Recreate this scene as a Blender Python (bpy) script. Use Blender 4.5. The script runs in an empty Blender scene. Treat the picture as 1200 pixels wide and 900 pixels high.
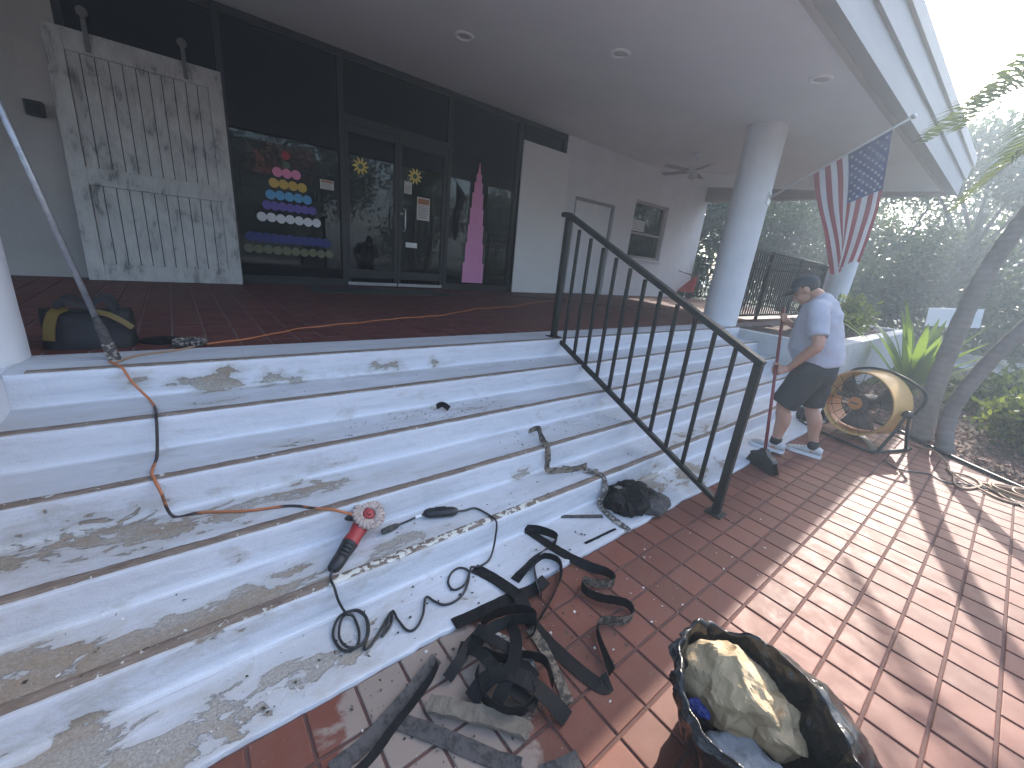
import bpy, bmesh, math, random
import numpy as np
from mathutils import Vector, Matrix, noise as mnoise, Quaternion

random.seed(7); RNG = np.random.default_rng(11)
scene = bpy.context.scene
COL = scene.collection
V = Vector
rad = math.radians

# ------------------------------------------------------------------ camera
YAW, PITCH, ROLL, FPX = rad(40.17), rad(17.56), rad(-5.99), 476.8
CAM = V((0.0, 0.0, 1.5))
_f = V((math.sin(YAW) * math.cos(PITCH), math.cos(YAW) * math.cos(PITCH), -math.sin(PITCH)))
_r0 = V((math.cos(YAW), -math.sin(YAW), 0.0)); _d0 = _f.cross(_r0)
_r = _r0 * math.cos(ROLL) + _d0 * math.sin(ROLL); _d = -_r0 * math.sin(ROLL) + _d0 * math.cos(ROLL)
cam_data = bpy.data.cameras.new('camera'); cam = bpy.data.objects.new('camera', cam_data); COL.objects.link(cam)
cam_data.sensor_width = 36.0; cam_data.lens = 36.0 * FPX / 1200.0
cam_data.clip_start = 0.02; cam_data.clip_end = 1000.0
m = Matrix.Identity(4)
for i in range(3):
    m[i][0] = _r[i]; m[i][1] = -_d[i]; m[i][2] = -_f[i]; m[i][3] = CAM[i]
cam.matrix_world = m
scene.camera = cam

# ------------------------------------------------------------------ sky, sun, exposure
SK, SB = 1.5, 0.243                       # sun direction = (SK, SB, 1)
sun_vec = V((SK, SB, 1.0)).normalized()
SUN_EL = math.asin(sun_vec.z); SUN_AZ = math.atan2(sun_vec.x, sun_vec.y)   # azimuth from +Y towards +X
world = bpy.data.worlds.new('World'); scene.world = world; world.use_nodes = True
wn = world.node_tree; bg = wn.nodes['Background']
sky_tex = wn.nodes.new('ShaderNodeTexSky'); sky_tex.sky_type = 'NISHITA'; sky_tex.sun_disc = False
sky_tex.sun_elevation = SUN_EL; sky_tex.sun_rotation = SUN_AZ
sky_tex.air_density = 1.0; sky_tex.dust_density = 2.0; sky_tex.ozone_density = 1.0
wn.links.new(sky_tex.outputs[0], bg.inputs[0]); bg.inputs[1].default_value = 0.15
sun_data = bpy.data.lights.new('sun', 'SUN'); sun_data.energy = 2.7; sun_data.angle = rad(0.55); sun_data.color = (1.0, 0.93, 0.83)
sun = bpy.data.objects.new('sun', sun_data); COL.objects.link(sun)
sun.rotation_euler = (-sun_vec).to_track_quat('-Z', 'Y').to_euler(); sun.location = (14, 3, 12)
vs = scene.view_settings
vs.view_transform = 'Standard'; vs.look = 'None'; vs.exposure = 2.25; vs.gamma = 1.0; vs.use_curve_mapping = False
scene.cycles.max_bounces = 8; scene.cycles.diffuse_bounces = 4; scene.cycles.glossy_bounces = 4
scene.cycles.transparent_max_bounces = 24; scene.cycles.volume_bounces = 0; scene.cycles.volume_step_rate = 4.0; scene.cycles.volume_max_steps = 64
scene.cycles.sample_clamp_indirect = 6.0

# ------------------------------------------------------------------ helpers: materials
def nodes_of(name):
    mt = bpy.data.materials.new(name); mt.use_nodes = True
    nt = mt.node_tree; b = nt.nodes['Principled BSDF']
    return mt, nt, b
def N(nt, t, **kw):
    n = nt.nodes.new(t)
    for k, v in kw.items():
        setattr(n, k, v)
    return n
def lk(nt, a, b): nt.links.new(a, b)
def noise_node(nt, scale, detail=6, rough=0.6, vec=None, stretch=None, dist=0.0):
    n = N(nt, 'ShaderNodeTexNoise'); n.inputs['Scale'].default_value = scale
    n.inputs['Detail'].default_value = detail; n.inputs['Roughness'].default_value = rough
    n.inputs['Distortion'].default_value = dist
    if vec is None:
        g = N(nt, 'ShaderNodeNewGeometry'); vec = g.outputs['Position']
    if stretch:
        mp = N(nt, 'ShaderNodeMapping'); mp.inputs['Scale'].default_value = stretch
        lk(nt, vec, mp.inputs['Vector']); vec = mp.outputs['Vector']
    lk(nt, vec, n.inputs['Vector'])
    return n
def ramp(nt, fac, stops):
    r = N(nt, 'ShaderNodeValToRGB')
    els = r.color_ramp.elements
    while len(els) < len(stops): els.new(0.5)
    for e, (p, c) in zip(els, stops):
        e.position = p; e.color = (c[0], c[1], c[2], 1) if isinstance(c, (tuple, list)) else (c, c, c, 1)
    lk(nt, fac, r.inputs[0]); return r
def mixc(nt, fac, a, b, mode='MIX'):
    mx = N(nt, 'ShaderNodeMix', data_type='RGBA', blend_type=mode)
    for s, v in ((0, fac), (6, a), (7, b)):
        if hasattr(v, 'is_linked'): lk(nt, v, mx.inputs[s])
        else: mx.inputs[s].default_value = v if s == 0 else (v[0], v[1], v[2], 1)
    return mx.outputs[2]
def math_n(nt, op, a, b=None, clamp=False):
    n = N(nt, 'ShaderNodeMath', operation=op, use_clamp=clamp)
    for i, v in enumerate((a, b)):
        if v is None: continue
        if hasattr(v, 'is_linked'): lk(nt, v, n.inputs[i])
        else: n.inputs[i].default_value = v
    return n.outputs[0]
def bump(nt, b, height, strength=0.3, dist=0.01):
    bp = N(nt, 'ShaderNodeBump'); bp.inputs['Strength'].default_value = strength; bp.inputs['Distance'].default_value = dist
    lk(nt, height, bp.inputs['Height']); lk(nt, bp.outputs[0], b.inputs['Normal']); return bp
def pmat(name, c1, c2=None, scale=8.0, rough=0.6, r2=None, metallic=0.0, bs=0.2, bd=0.004, bscale=None, spec=0.5, obj=False, stretch=None, stops=(0.3, 0.7)):
    mt, nt, b = nodes_of(name)
    vec = None
    if obj:
        vec = N(nt, 'ShaderNodeTexCoord').outputs['Object']
    c2 = c2 or tuple(x * 0.75 for x in c1)
    n = noise_node(nt, scale, vec=vec, stretch=stretch)
    r = ramp(nt, n.outputs[0], [(stops[0], c1), (stops[1], c2)])
    lk(nt, r.outputs[0], b.inputs['Base Color'])
    b.inputs['Metallic'].default_value = metallic
    b.inputs['Specular IOR Level'].default_value = spec
    if r2 is not None:
        rr = ramp(nt, n.outputs[0], [(stops[0], rough), (stops[1], r2)]); lk(nt, rr.outputs[0], b.inputs['Roughness'])
    else: b.inputs['Roughness'].default_value = rough
    if bs > 0:
        n2 = noise_node(nt, bscale or scale * 6, vec=vec)
        bump(nt, b, n2.outputs[0], bs, bd)
    return mt
def crease(mt, scale, strength, dist, vec_dist=0.3):
    nt = mt.node_tree; b = nt.nodes['Principled BSDF']
    g = N(nt, 'ShaderNodeNewGeometry'); nn = noise_node(nt, scale * .7, 3, vec=g.outputs['Position'])
    vm = N(nt, 'ShaderNodeVectorMath', operation='MULTIPLY_ADD'); lk(nt, nn.outputs['Color'], vm.inputs[0]); vm.inputs[1].default_value = (vec_dist / scale * 3,) * 3; lk(nt, g.outputs['Position'], vm.inputs[2])
    hs = None
    for sc_, w in ((scale, 1.0), (scale * 2.3, .5)):
        v = N(nt, 'ShaderNodeTexVoronoi', feature='F1'); v.inputs['Scale'].default_value = sc_; lk(nt, vm.outputs[0], v.inputs['Vector'])
        h = math_n(nt, 'MULTIPLY', v.outputs['Distance'], w); hs = h if hs is None else math_n(nt, 'ADD', hs, h)
    old = b.inputs['Normal'].links[0].from_socket if b.inputs['Normal'].links else None
    bp = bump(nt, b, hs, strength, dist)
    if old is not None: lk(nt, old, bp.inputs['Normal'])
    return mt
MATS = {}

# ------------------------------------------------------------------ helpers: meshes and objects
ORG = {}
def set_props(o, label=None, cat=None, group=None, kind=None):
    if label: o['label'] = label
    if cat: o['category'] = cat
    if group: o['group'] = group
    if kind: o['kind'] = kind
    return o
def thing(name, loc, label, cat, group=None):
    o = bpy.data.objects.new(name, None); COL.objects.link(o); o.location = loc; o.empty_display_size = 0.1
    ORG[o.name] = V(loc)
    return set_props(o, label, cat, group)
class MB:
    def __init__(s): s.v = []; s.f = []; s.mi = []; s.cur = 0
    def add(s, vs, fs):
        o = len(s.v); s.v.extend(tuple(x) for x in vs); s.f.extend(tuple(i + o for i in f) for f in fs); s.mi.extend([s.cur] * len(fs)); return s
    def box(s, a, b, bevel=0.0, rot=None, piv=None):
        x0, y0, z0 = a; x1, y1, z1 = b
        if bevel > 0:
            bm = bmesh.new(); bmesh.ops.create_cube(bm, size=1.0)
            for vv in bm.verts:
                vv.co = V(((x0 + x1) / 2 + vv.co.x * (x1 - x0), (y0 + y1) / 2 + vv.co.y * (y1 - y0), (z0 + z1) / 2 + vv.co.z * (z1 - z0)))
            bmesh.ops.bevel(bm, geom=list(bm.edges), offset=bevel, segments=2, affect='EDGES', profile=0.5)
            bm.verts.ensure_lookup_table(); bm.verts.index_update()
            vs = [vv.co.copy() for vv in bm.verts]; fs = [[vv.index for vv in f.verts] for f in bm.faces]; bm.free()
        else:
            vs = [V(p) for p in ((x0, y0, z0), (x1, y0, z0), (x1, y1, z0), (x0, y1, z0), (x0, y0, z1), (x1, y0, z1), (x1, y1, z1), (x0, y1, z1))]
            fs = [(0, 3, 2, 1), (4, 5, 6, 7), (0, 1, 5, 4), (1, 2, 6, 5), (2, 3, 7, 6), (3, 0, 4, 7)]
        if rot is not None:
            pv = V(piv) if piv else V(((x0 + x1) / 2, (y0 + y1) / 2, (z0 + z1) / 2))
            vs = [rot @ (q - pv) + pv for q in vs]
        return s.add(vs, fs)
    def obox(s, c, ax, ay, az, h, bevel=0.0):
        """box centred at c with half sizes h along axes ax, ay, az"""
        R3 = Matrix((V(ax).normalized(), V(ay).normalized(), V(az).normalized())).transposed()
        t = MB().box((-h[0], -h[1], -h[2]), (h[0], h[1], h[2]), bevel)
        return s.add([R3 @ V(q) + V(c) for q in t.v], t.f)
    def tube(s, pts, r, seg=8, caps=True, flat=1.0, up=None):
        pts = [V(p) for p in pts]; n = len(pts)
        rs = r if isinstance(r, (list, tuple)) else [r] * n
        vs = []; fs = []
        prev = None
        for i, p in enumerate(pts):
            t = (pts[min(i + 1, n - 1)] - pts[max(i - 1, 0)])
            if t.length < 1e-9: t = V((0, 0, 1))
            t.normalize()
            if prev is None:
                a = V(up) if up else (V((0, 0, 1)) if abs(t.z) < 0.9 else V((1, 0, 0)))
                u = (a - t * a.dot(t)).normalized()
            else:
                u = prev - t * prev.dot(t)
                u = u.normalized() if u.length > 1e-6 else V((1, 0, 0))
            prev = u; w = t.cross(u)
            rr = rs[i]; ra, rb = (rr if isinstance(rr, (tuple, list)) else (rr, rr * flat))
            for k in range(seg):
                an = 2 * math.pi * k / seg
                vs.append(p + u * (rb * math.cos(an)) + w * (ra * math.sin(an)))
        for i in range(n - 1):
            for k in range(seg):
                a = i * seg + k; b = i * seg + (k + 1) % seg
                fs.append((a, b, b + seg, a + seg))
        if caps:
            fs.append(tuple(range(seg - 1, -1, -1))); fs.append(tuple((n - 1) * seg + k for k in range(seg)))
        return s.add(vs, fs)
    def lathe(s, prof, c=(0, 0, 0), axis=(0, 0, 1), seg=32, close=False):
        ax = V(axis).normalized(); u = ax.orthogonal().normalized(); w = ax.cross(u); c = V(c)
        vs = []; fs = []
        for (r, h) in prof:
            for k in range(seg):
                an = 2 * math.pi * k / seg
                vs.append(c + ax * h + (u * math.cos(an) + w * math.sin(an)) * r)
        n = len(prof)
        for i in range(n - 1 if not close else n):
            j = (i + 1) % n
            for k in range(seg):
                k2 = (k + 1) % seg
                fs.append((i * seg + k, i * seg + k2, j * seg + k2, j * seg + k))
        if not close:
            if prof[0][0] > 1e-5: fs.append(tuple(range(seg - 1, -1, -1)))
            if prof[-1][0] > 1e-5: fs.append(tuple((n - 1) * seg + k for k in range(seg)))
        return s.add(vs, fs)
    def ribbon(s, pts, w, th, normals):
        """flat strip: pts path, w half width, normals per point give the thickness direction"""
        pts = [V(p) for p in pts]; n = len(pts); vs = []; fs = []
        for i, p in enumerate(pts):
            t = (pts[min(i + 1, n - 1)] - pts[max(i - 1, 0)]).normalized()
            nn = V(normals[i]); nn = (nn - t * nn.dot(t)).normalized(); sd = t.cross(nn)
            for a, b in ((-w, -th), (w, -th), (w, th), (-w, th)): vs.append(p + sd * a + nn * b)
        for i in range(n - 1):
            for k in range(4):
                a = i * 4 + k; b = i * 4 + (k + 1) % 4; fs.append((a, b, b + 4, a + 4))
        fs.append((3, 2, 1, 0)); e = (n - 1) * 4; fs.append((e, e + 1, e + 2, e + 3))
        return s.add(vs, fs)
    def poly(s, pts, nrm, th):
        """flat polygon with thickness along nrm"""
        nrm = V(nrm).normalized(); n = len(pts)
        vs = [V(p) for p in pts] + [V(p) + nrm * th for p in pts]
        fs = [tuple(range(n - 1, -1, -1)), tuple(range(n, 2 * n))] + [(i, (i + 1) % n, n + (i + 1) % n, n + i) for i in range(n)]
        return s.add(vs, fs)
def build(mb, name, mats, parent=None, smooth=False, org=None, autosm=None):
    if not isinstance(mats, (list, tuple)): mats = [mats]
    if parent is not None: org = ORG[parent.name]
    elif org is None: org = V((0, 0, 0))
    me = bpy.data.meshes.new(name)
    o3 = V(org)
    me.from_pydata([(x - o3.x, y - o3.y, z - o3.z) for x, y, z in mb.v], [], mb.f)
    for mt in mats: me.materials.append(mt)
    if len(mats) > 1: me.polygons.foreach_set('material_index', mb.mi)
    if smooth:
        me.polygons.foreach_set('use_smooth', [True] * len(me.polygons))
    me.update()
    if smooth and autosm:
        me.set_sharp_from_angle(angle=rad(autosm))
    o = bpy.data.objects.new(name, me); COL.objects.link(o)
    if parent is not None: o.parent = parent
    else: o.location = o3
    ORG[o.name] = o3
    return o
def solo(mb, name, mats, org, label, cat, group=None, smooth=False, autosm=None):
    o = build(mb, name, mats, None, smooth, org, autosm)
    return set_props(o, label, cat, group)
def catmull(pts, n=8):
    pts = [V(p) for p in pts]
    P = [pts[0] * 2 - pts[1]] + pts + [pts[-1] * 2 - pts[-2]]
    out = []
    for i in range(1, len(P) - 2):
        p0, p1, p2, p3 = P[i - 1], P[i], P[i + 1], P[i + 2]
        for k in range(n):
            t = k / n
            out.append(0.5 * ((2 * p1) + (p2 - p0) * t + (2 * p0 - 5 * p1 + 4 * p2 - p3) * t * t + (3 * p1 - p0 - 3 * p2 + p3) * t ** 3))
    out.append(pts[-1]); return out
def quads_mesh(name, verts, mat, parent=None, org=(0, 0, 0), nper=4):
    """verts: (n, nper, 3) array -> n separate faces, fast"""
    n = verts.shape[0]
    me = bpy.data.meshes.new(name)
    vv = (verts.reshape(-1, 3) - np.array(org)).astype(np.float32)
    me.vertices.add(n * nper); me.vertices.foreach_set('co', vv.ravel())
    me.loops.add(n * nper); me.loops.foreach_set('vertex_index', np.arange(n * nper, dtype=np.int32))
    me.polygons.add(n); me.polygons.foreach_set('loop_start', np.arange(0, n * nper, nper, dtype=np.int32))
    me.polygons.foreach_set('loop_total', np.full(n, nper, dtype=np.int32))
    for mt in (mat if isinstance(mat, (list, tuple)) else [mat]): me.materials.append(mt)
    me.update(calc_edges=True)
    o = bpy.data.objects.new(name, me); COL.objects.link(o)
    if parent is not None: o.parent = parent
    else: o.location = org
    ORG[o.name] = V(org)
    return o
def leaf_quads(centres, size, aspect=0.5, up=0.4, rng=RNG, vary=0.4):
    """pointed leaf blades (4-gon kite) of random direction round given centres"""
    n = len(centres)
    d = rng.normal(size=(n, 3)); d[:, 2] += up; d /= np.linalg.norm(d, axis=1, keepdims=True)
    e = rng.normal(size=(n, 3)); e -= d * (e * d).sum(1, keepdims=True); e /= np.linalg.norm(e, axis=1, keepdims=True)
    L = size * (1 + vary * rng.uniform(-1, 1, size=(n, 1))); W = L * aspect * 0.5
    nn = np.cross(d, e)
    a = centres; b = centres + d * L * 0.45 + e * W + nn * L * 0.08; c = centres + d * L; f = centres + d * L * 0.45 - e * W + nn * L * 0.08
    return np.stack([a, b, c, f], 1)
def remeshed(mb, voxel=0.008, smooth_it=6):
    me = bpy.data.meshes.new('tmp'); me.from_pydata([tuple(p) for p in mb.v], [], mb.f); me.update()
    bm = bmesh.new(); bm.from_mesh(me); bmesh.ops.recalc_face_normals(bm, faces=bm.faces); bm.to_mesh(me); bm.free()
    o = bpy.data.objects.new('tmp', me); COL.objects.link(o)
    md = o.modifiers.new('r', 'REMESH'); md.mode = 'VOXEL'; md.voxel_size = voxel
    ms = o.modifiers.new('s', 'SMOOTH'); ms.factor = 0.5; ms.iterations = smooth_it
    dg = bpy.context.evaluated_depsgraph_get(); ev = o.evaluated_get(dg)
    m2 = bpy.data.meshes.new_from_object(ev)
    out = MB(); out.add([v.co.copy() for v in m2.vertices], [tuple(p.vertices) for p in m2.polygons])
    bpy.data.objects.remove(o); bpy.data.meshes.remove(me); bpy.data.meshes.remove(m2)
    return out
def ellipsoid(mb, c, r, rot=None, seg=16, rings=10):
    c = V(c); vs = []; fs = []
    for i in range(rings + 1):
        th = math.pi * i / rings
        for k in range(seg):
            ph = 2 * math.pi * k / seg
            q = V((r[0] * math.sin(th) * math.cos(ph), r[1] * math.sin(th) * math.sin(ph), r[2] * math.cos(th)))
            if rot is not None: q = rot @ q
            vs.append(c + q)
    for i in range(rings):
        for k in range(seg):
            k2 = (k + 1) % seg
            fs.append((i * seg + k, (i + 1) * seg + k, (i + 1) * seg + k2, i * seg + k2))
    return mb.add(vs, fs)
def cam_project(p):
    q = V(p) - CAM; z = q.dot(_f)
    return (600 + FPX * q.dot(_r) / z, 450 + FPX * q.dot(_d) / z, z) if z > 0.05 else (-1e4, -1e4, z)

# ------------------------------------------------------------------ materials of the setting
def mat_tile(name, base, grey, dusty=True):
    mt, nt, b = nodes_of(name)
    g = N(nt, 'ShaderNodeNewGeometry'); oi = N(nt, 'ShaderNodeObjectInfo')
    n1 = noise_node(nt, 3.0, vec=g.outputs['Position']); n2 = noise_node(nt, 55.0, 3, vec=g.outputs['Position']); n3 = noise_node(nt, 9.0, 8, 0.7, vec=g.outputs['Position'])
    c = mixc(nt, n1.outputs[0], base, tuple(x * 0.72 for x in base))
    # cell colour: joined tiles vary by place as the single ones do by object
    rnd = math_n(nt, 'MULTIPLY', oi.outputs['Random'], 0.55)
    c = mixc(nt, rnd, c, tuple(x * 1.5 for x in base))
    sp = ramp(nt, n2.outputs[0], [(0.62, 0.0), (0.72, 1.0)])
    f1 = math_n(nt, 'MULTIPLY', sp.outputs[0], 0.35)
    c = mixc(nt, f1, c, tuple(x * 0.45 for x in base))
    gr = ramp(nt, n3.outputs[0], [(0.45, 0.0), (0.75, 1.0)])
    f2 = math_n(nt, 'MULTIPLY', gr.outputs[0], 0.35); c = mixc(nt, f2, c, grey)
    if dusty:   # cement dust scraped off the steps lies round the heap of strips
        vd = N(nt, 'ShaderNodeVectorMath', operation='DISTANCE'); lk(nt, g.outputs['Position'], vd.inputs[0]); vd.inputs[1].default_value = (0.52, 0.83, 0.0)
        rg = N(nt, 'ShaderNodeMapRange'); rg.inputs[1].default_value = 0.50; rg.inputs[2].default_value = 0.15; lk(nt, vd.outputs['Value'], rg.inputs[0])
        dn = noise_node(nt, 7.0, 6, 0.65, vec=g.outputs['Position'], dist=0.8)
        ds = math_n(nt, 'ADD', rg.outputs[0], math_n(nt, 'MULTIPLY', dn.outputs[0], 1.3))
        dr = ramp(nt, math_n(nt, 'SUBTRACT', ds, 0.75), [(0.30, 0.0), (0.44, 0.85)])
        c = mixc(nt, dr.outputs[0], c, (0.27, 0.22, 0.18))
        fl = noise_node(nt, 160.0, 2, 0.5, vec=g.outputs['Position'])
        fr = ramp(nt, fl.outputs[0], [(0.735, 0.0), (0.75, 0.8)])
        rg2 = N(nt, 'ShaderNodeMapRange'); rg2.inputs[1].default_value = 2.2; rg2.inputs[2].default_value = 0.3; lk(nt, vd.outputs['Value'], rg2.inputs[0])
        c = mixc(nt, math_n(nt, 'MULTIPLY', fr.outputs[0], rg2.outputs[0]), c, (0.5, 0.46, 0.42))
    lk(nt, c, b.inputs['Base Color']); b.inputs['Specular IOR Level'].default_value = 0.32
    rr = ramp(nt, n3.outputs[0], [(0.3, 0.5), (0.75, 0.72)]); lk(nt, rr.outputs[0], b.inputs['Roughness'])
    bump(nt, b, n2.outputs[0], 0.12, 0.002)
    return mt
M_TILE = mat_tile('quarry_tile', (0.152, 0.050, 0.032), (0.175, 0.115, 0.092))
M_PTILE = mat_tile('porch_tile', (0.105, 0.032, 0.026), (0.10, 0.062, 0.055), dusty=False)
M_GROUT = pmat('grout', (0.13, 0.062, 0.048), (0.085, 0.043, 0.036), 30, 0.9, bs=0.3)
M_PGROUT = pmat('porch_grout', (0.26, 0.19, 0.16), (0.16, 0.11, 0.10), 20, 0.9, bs=0.3)
def mat_steps():
    mt, nt, b = nodes_of('worn_step_paint')
    g = N(nt, 'ShaderNodeNewGeometry'); at = N(nt, 'ShaderNodeAttribute', attribute_name='wear')
    pos = g.outputs['Position']
    n1 = noise_node(nt, 7.5, 9, 0.62, vec=pos, stretch=(0.62, 1.25, 1.25), dist=0.6)
    n2 = noise_node(nt, 30.0, 6, 0.6, vec=pos, stretch=(0.7, 1, 1))
    n3 = noise_node(nt, 3.2, 5, 0.6, vec=pos, stretch=(0.5, 1.4, 1))
    s = math_n(nt, 'ADD', math_n(nt, 'MULTIPLY', n1.outputs[0], 0.8), math_n(nt, 'MULTIPLY', n2.outputs[0], 0.2))
    s = math_n(nt, 'ADD', s, math_n(nt, 'MULTIPLY', at.outputs['Fac'], 0.42))
    m = ramp(nt, s, [(0.775, 0.0), (0.80, 1.0)])               # bare concrete where the paint has gone
    m2 = ramp(nt, s, [(0.655, 0.0), (0.75, 0.5)])               # thin, scuffed paint round it
    paint = mixc(nt, n3.outputs[0], (0.655, 0.66, 0.69), (0.56, 0.57, 0.605))
    n4 = noise_node(nt, 140.0, 3, 0.6, vec=pos)
    gr = ramp(nt, n4.outputs[0], [(0.30, (0.22, 0.195, 0.165)), (0.7, (0.42, 0.385, 0.335))])
    tan = mixc(nt, n2.outputs[0], gr.outputs[0], (0.25, 0.165, 0.09))
    warm = ramp(nt, n3.outputs[0], [(0.46, 0.0), (0.56, 0.95)])
    conc = mixc(nt, warm.outputs[0], gr.outputs[0], tan)
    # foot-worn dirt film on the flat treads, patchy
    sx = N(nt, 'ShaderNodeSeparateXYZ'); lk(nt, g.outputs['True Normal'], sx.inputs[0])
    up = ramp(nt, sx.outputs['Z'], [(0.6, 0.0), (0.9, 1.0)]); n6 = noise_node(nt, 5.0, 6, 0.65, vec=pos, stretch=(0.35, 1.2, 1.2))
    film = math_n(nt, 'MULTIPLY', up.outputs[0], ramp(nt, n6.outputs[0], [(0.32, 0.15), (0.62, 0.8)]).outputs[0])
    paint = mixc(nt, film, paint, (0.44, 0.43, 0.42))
    streak = noise_node(nt, 16.0, 6, 0.7, vec=pos, stretch=(0.25, 1, 2.2)); sr = ramp(nt, streak.outputs[0], [(0.48, 0.0), (0.70, 0.5)])
    paint = mixc(nt, sr.outputs[0], paint, (0.40, 0.41, 0.44))
    c = mixc(nt, m2.outputs[0], paint, (0.40, 0.37, 0.33))
    c = mixc(nt, m.outputs[0], c, conc)
    # grime that settles in scattered specks
    n5 = noise_node(nt, 75.0, 4, 0.7, vec=pos)
    sp = ramp(nt, n5.outputs[0], [(0.66, 0.0), (0.70, 0.7)])
    lowz = math_n(nt, 'MULTIPLY', sp.outputs[0], math_n(nt, 'ADD', at.outputs['Fac'], 0.12))
    c = mixc(nt, lowz, c, (0.13, 0.11, 0.09))
    lk(nt, c, b.inputs['Base Color']); b.inputs['Roughness'].default_value = 0.62
    h = math_n(nt, 'SUBTRACT', 1.0, m.outputs[0])
    h = math_n(nt, 'ADD', h, math_n(nt, 'MULTIPLY', n2.outputs[0], 0.9))
    h = math_n(nt, 'ADD', h, math_n(nt, 'MULTIPLY', n4.outputs[0], 0.25))
    bump(nt, b, h, 0.85, 0.005)
    return mt
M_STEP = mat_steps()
def mat_nosing(name, flakes):
    mt, nt, b = nodes_of(name)
    g = N(nt, 'ShaderNodeNewGeometry'); at = N(nt, 'ShaderNodeAttribute', attribute_name='wear')
    n1 = noise_node(nt, 28, 8, 0.7, vec=g.outputs['Position'], stretch=(0.35, 1, 1)); n2 = noise_node(nt, 32, 5, 0.55, vec=g.outputs['Position'])
    c = ramp(nt, n1.outputs[0], [(0.3, (0.12, 0.085, 0.065)), (0.55, (0.22, 0.165, 0.125)), (0.75, (0.34, 0.29, 0.24))]).outputs[0]
    s = math_n(nt, 'ADD', n2.outputs[0], math_n(nt, 'MULTIPLY', at.outputs['Fac'], 0.32))
    f = ramp(nt, s, [(0.70, 0.0), (0.73, 1.0)])
    c = mixc(nt, f.outputs[0], c, (0.66, 0.63, 0.55))
    lk(nt, c, b.inputs['Base Color']); b.inputs['Roughness'].default_value = 0.85
    bump(nt, b, math_n(nt, 'ADD', math_n(nt, 'MULTIPLY', f.outputs[0], 1.5), n1.outputs[0]), 0.7, 0.004)
    return mt
M_NOSE = mat_nosing('scraped_nosing', 0)
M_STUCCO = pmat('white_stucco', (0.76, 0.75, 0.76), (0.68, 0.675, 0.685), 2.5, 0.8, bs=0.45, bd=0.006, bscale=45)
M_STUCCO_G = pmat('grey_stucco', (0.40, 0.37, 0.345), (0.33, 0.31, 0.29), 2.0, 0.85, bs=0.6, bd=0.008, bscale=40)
M_CEIL = pmat('ceiling_stucco', (0.83, 0.86, 0.86), (0.76, 0.79, 0.80), 0.8, 0.85, bs=0.4, bd=0.005, bscale=60)
M_COLM = pmat('column_paint', (0.72, 0.72, 0.73), (0.64, 0.64, 0.66), 3, 0.7, bs=0.25, bd=0.003, bscale=50)
M_FASCIA = pmat('fascia_paint', (0.31, 0.31, 0.315), (0.25, 0.25, 0.26), 1.5, 0.7, bs=0.15, bscale=30, stretch=(0.3, 1, 3))
M_BEAM = pmat('beam_paint', (0.42, 0.39, 0.37), (0.36, 0.34, 0.33), 2, 0.75)
M_BLACKMETAL = pmat('black_metal', (0.008, 0.010, 0.010), (0.014, 0.016, 0.016), 14, 0.42, r2=0.55, bs=0.12, bscale=70, spec=0.3)
M_FRAME = pmat('dark_bronze_frame', (0.014, 0.014, 0.016), (0.02, 0.02, 0.022), 10, 0.42, bs=0.05)
M_SOIL = pmat('soil', (0.055, 0.035, 0.025), (0.10, 0.065, 0.048), 9, 0.95, bs=0.8, bd=0.02, bscale=40)
M_ALU = pmat('brushed_aluminium', (0.55, 0.56, 0.57), (0.42, 0.43, 0.44), 20, 0.38, metallic=0.9, bs=0.1)
M_WHITE = pmat('white_gloss', (0.74, 0.74, 0.75), (0.68, 0.68, 0.69), 4, 0.45, bs=0.05)
M_BLACKPL = pmat('black_plastic', (0.012, 0.012, 0.013), (0.02, 0.02, 0.021), 12, 0.45, bs=0.1)
def mat_ground():
    mt, nt, b = nodes_of('far_ground')
    n1 = noise_node(nt, 0.25, 5); n2 = noise_node(nt, 14, 6)
    c = mixc(nt, n1.outputs[0], (0.055, 0.075, 0.025), (0.11, 0.085, 0.05)); c = mixc(nt, n2.outputs[0], c, (0.035, 0.045, 0.018))
    lk(nt, c, b.inputs['Base Color']); b.inputs['Roughness'].default_value = 0.95
    bump(nt, b, n2.outputs[0], 0.8, 0.03); return mt
def mat_glass(name, tint, refl=1.0, rough=0.0):
    mt, nt, b = nodes_of(name)
    out = nt.nodes['Material Output']; nt.nodes.remove(b)
    tr = N(nt, 'ShaderNodeBsdfTransparent'); tr.inputs[0].default_value = (tint[0], tint[1], tint[2], 1)
    gl = N(nt, 'ShaderNodeBsdfGlossy'); gl.inputs['Roughness'].default_value = rough; gl.inputs[0].default_value = (0.9, 0.95, 0.95, 1)
    fr = N(nt, 'ShaderNodeFresnel'); fr.inputs[0].default_value = 1.52
    n = noise_node(nt, 1.1, 2); bp = N(nt, 'ShaderNodeBump'); bp.inputs['Strength'].default_value = 0.03; bp.inputs['Distance'].default_value = 0.05
    lk(nt, n.outputs[0], bp.inputs['Height']); lk(nt, bp.outputs[0], gl.inputs['Normal'])
    mx = N(nt, 'ShaderNodeMixShader'); f = math_n(nt, 'MULTIPLY', fr.outputs[0], refl, True)
    lk(nt, f, mx.inputs[0]); lk(nt, tr.outputs[0], mx.inputs[1]); lk(nt, gl.outputs[0], mx.inputs[2]); lk(nt, mx.outputs[0], out.inputs[0])
    return mt
M_GLASS = mat_glass('tinted_glass', (0.24, 0.26, 0.27), 0.75)

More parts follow.
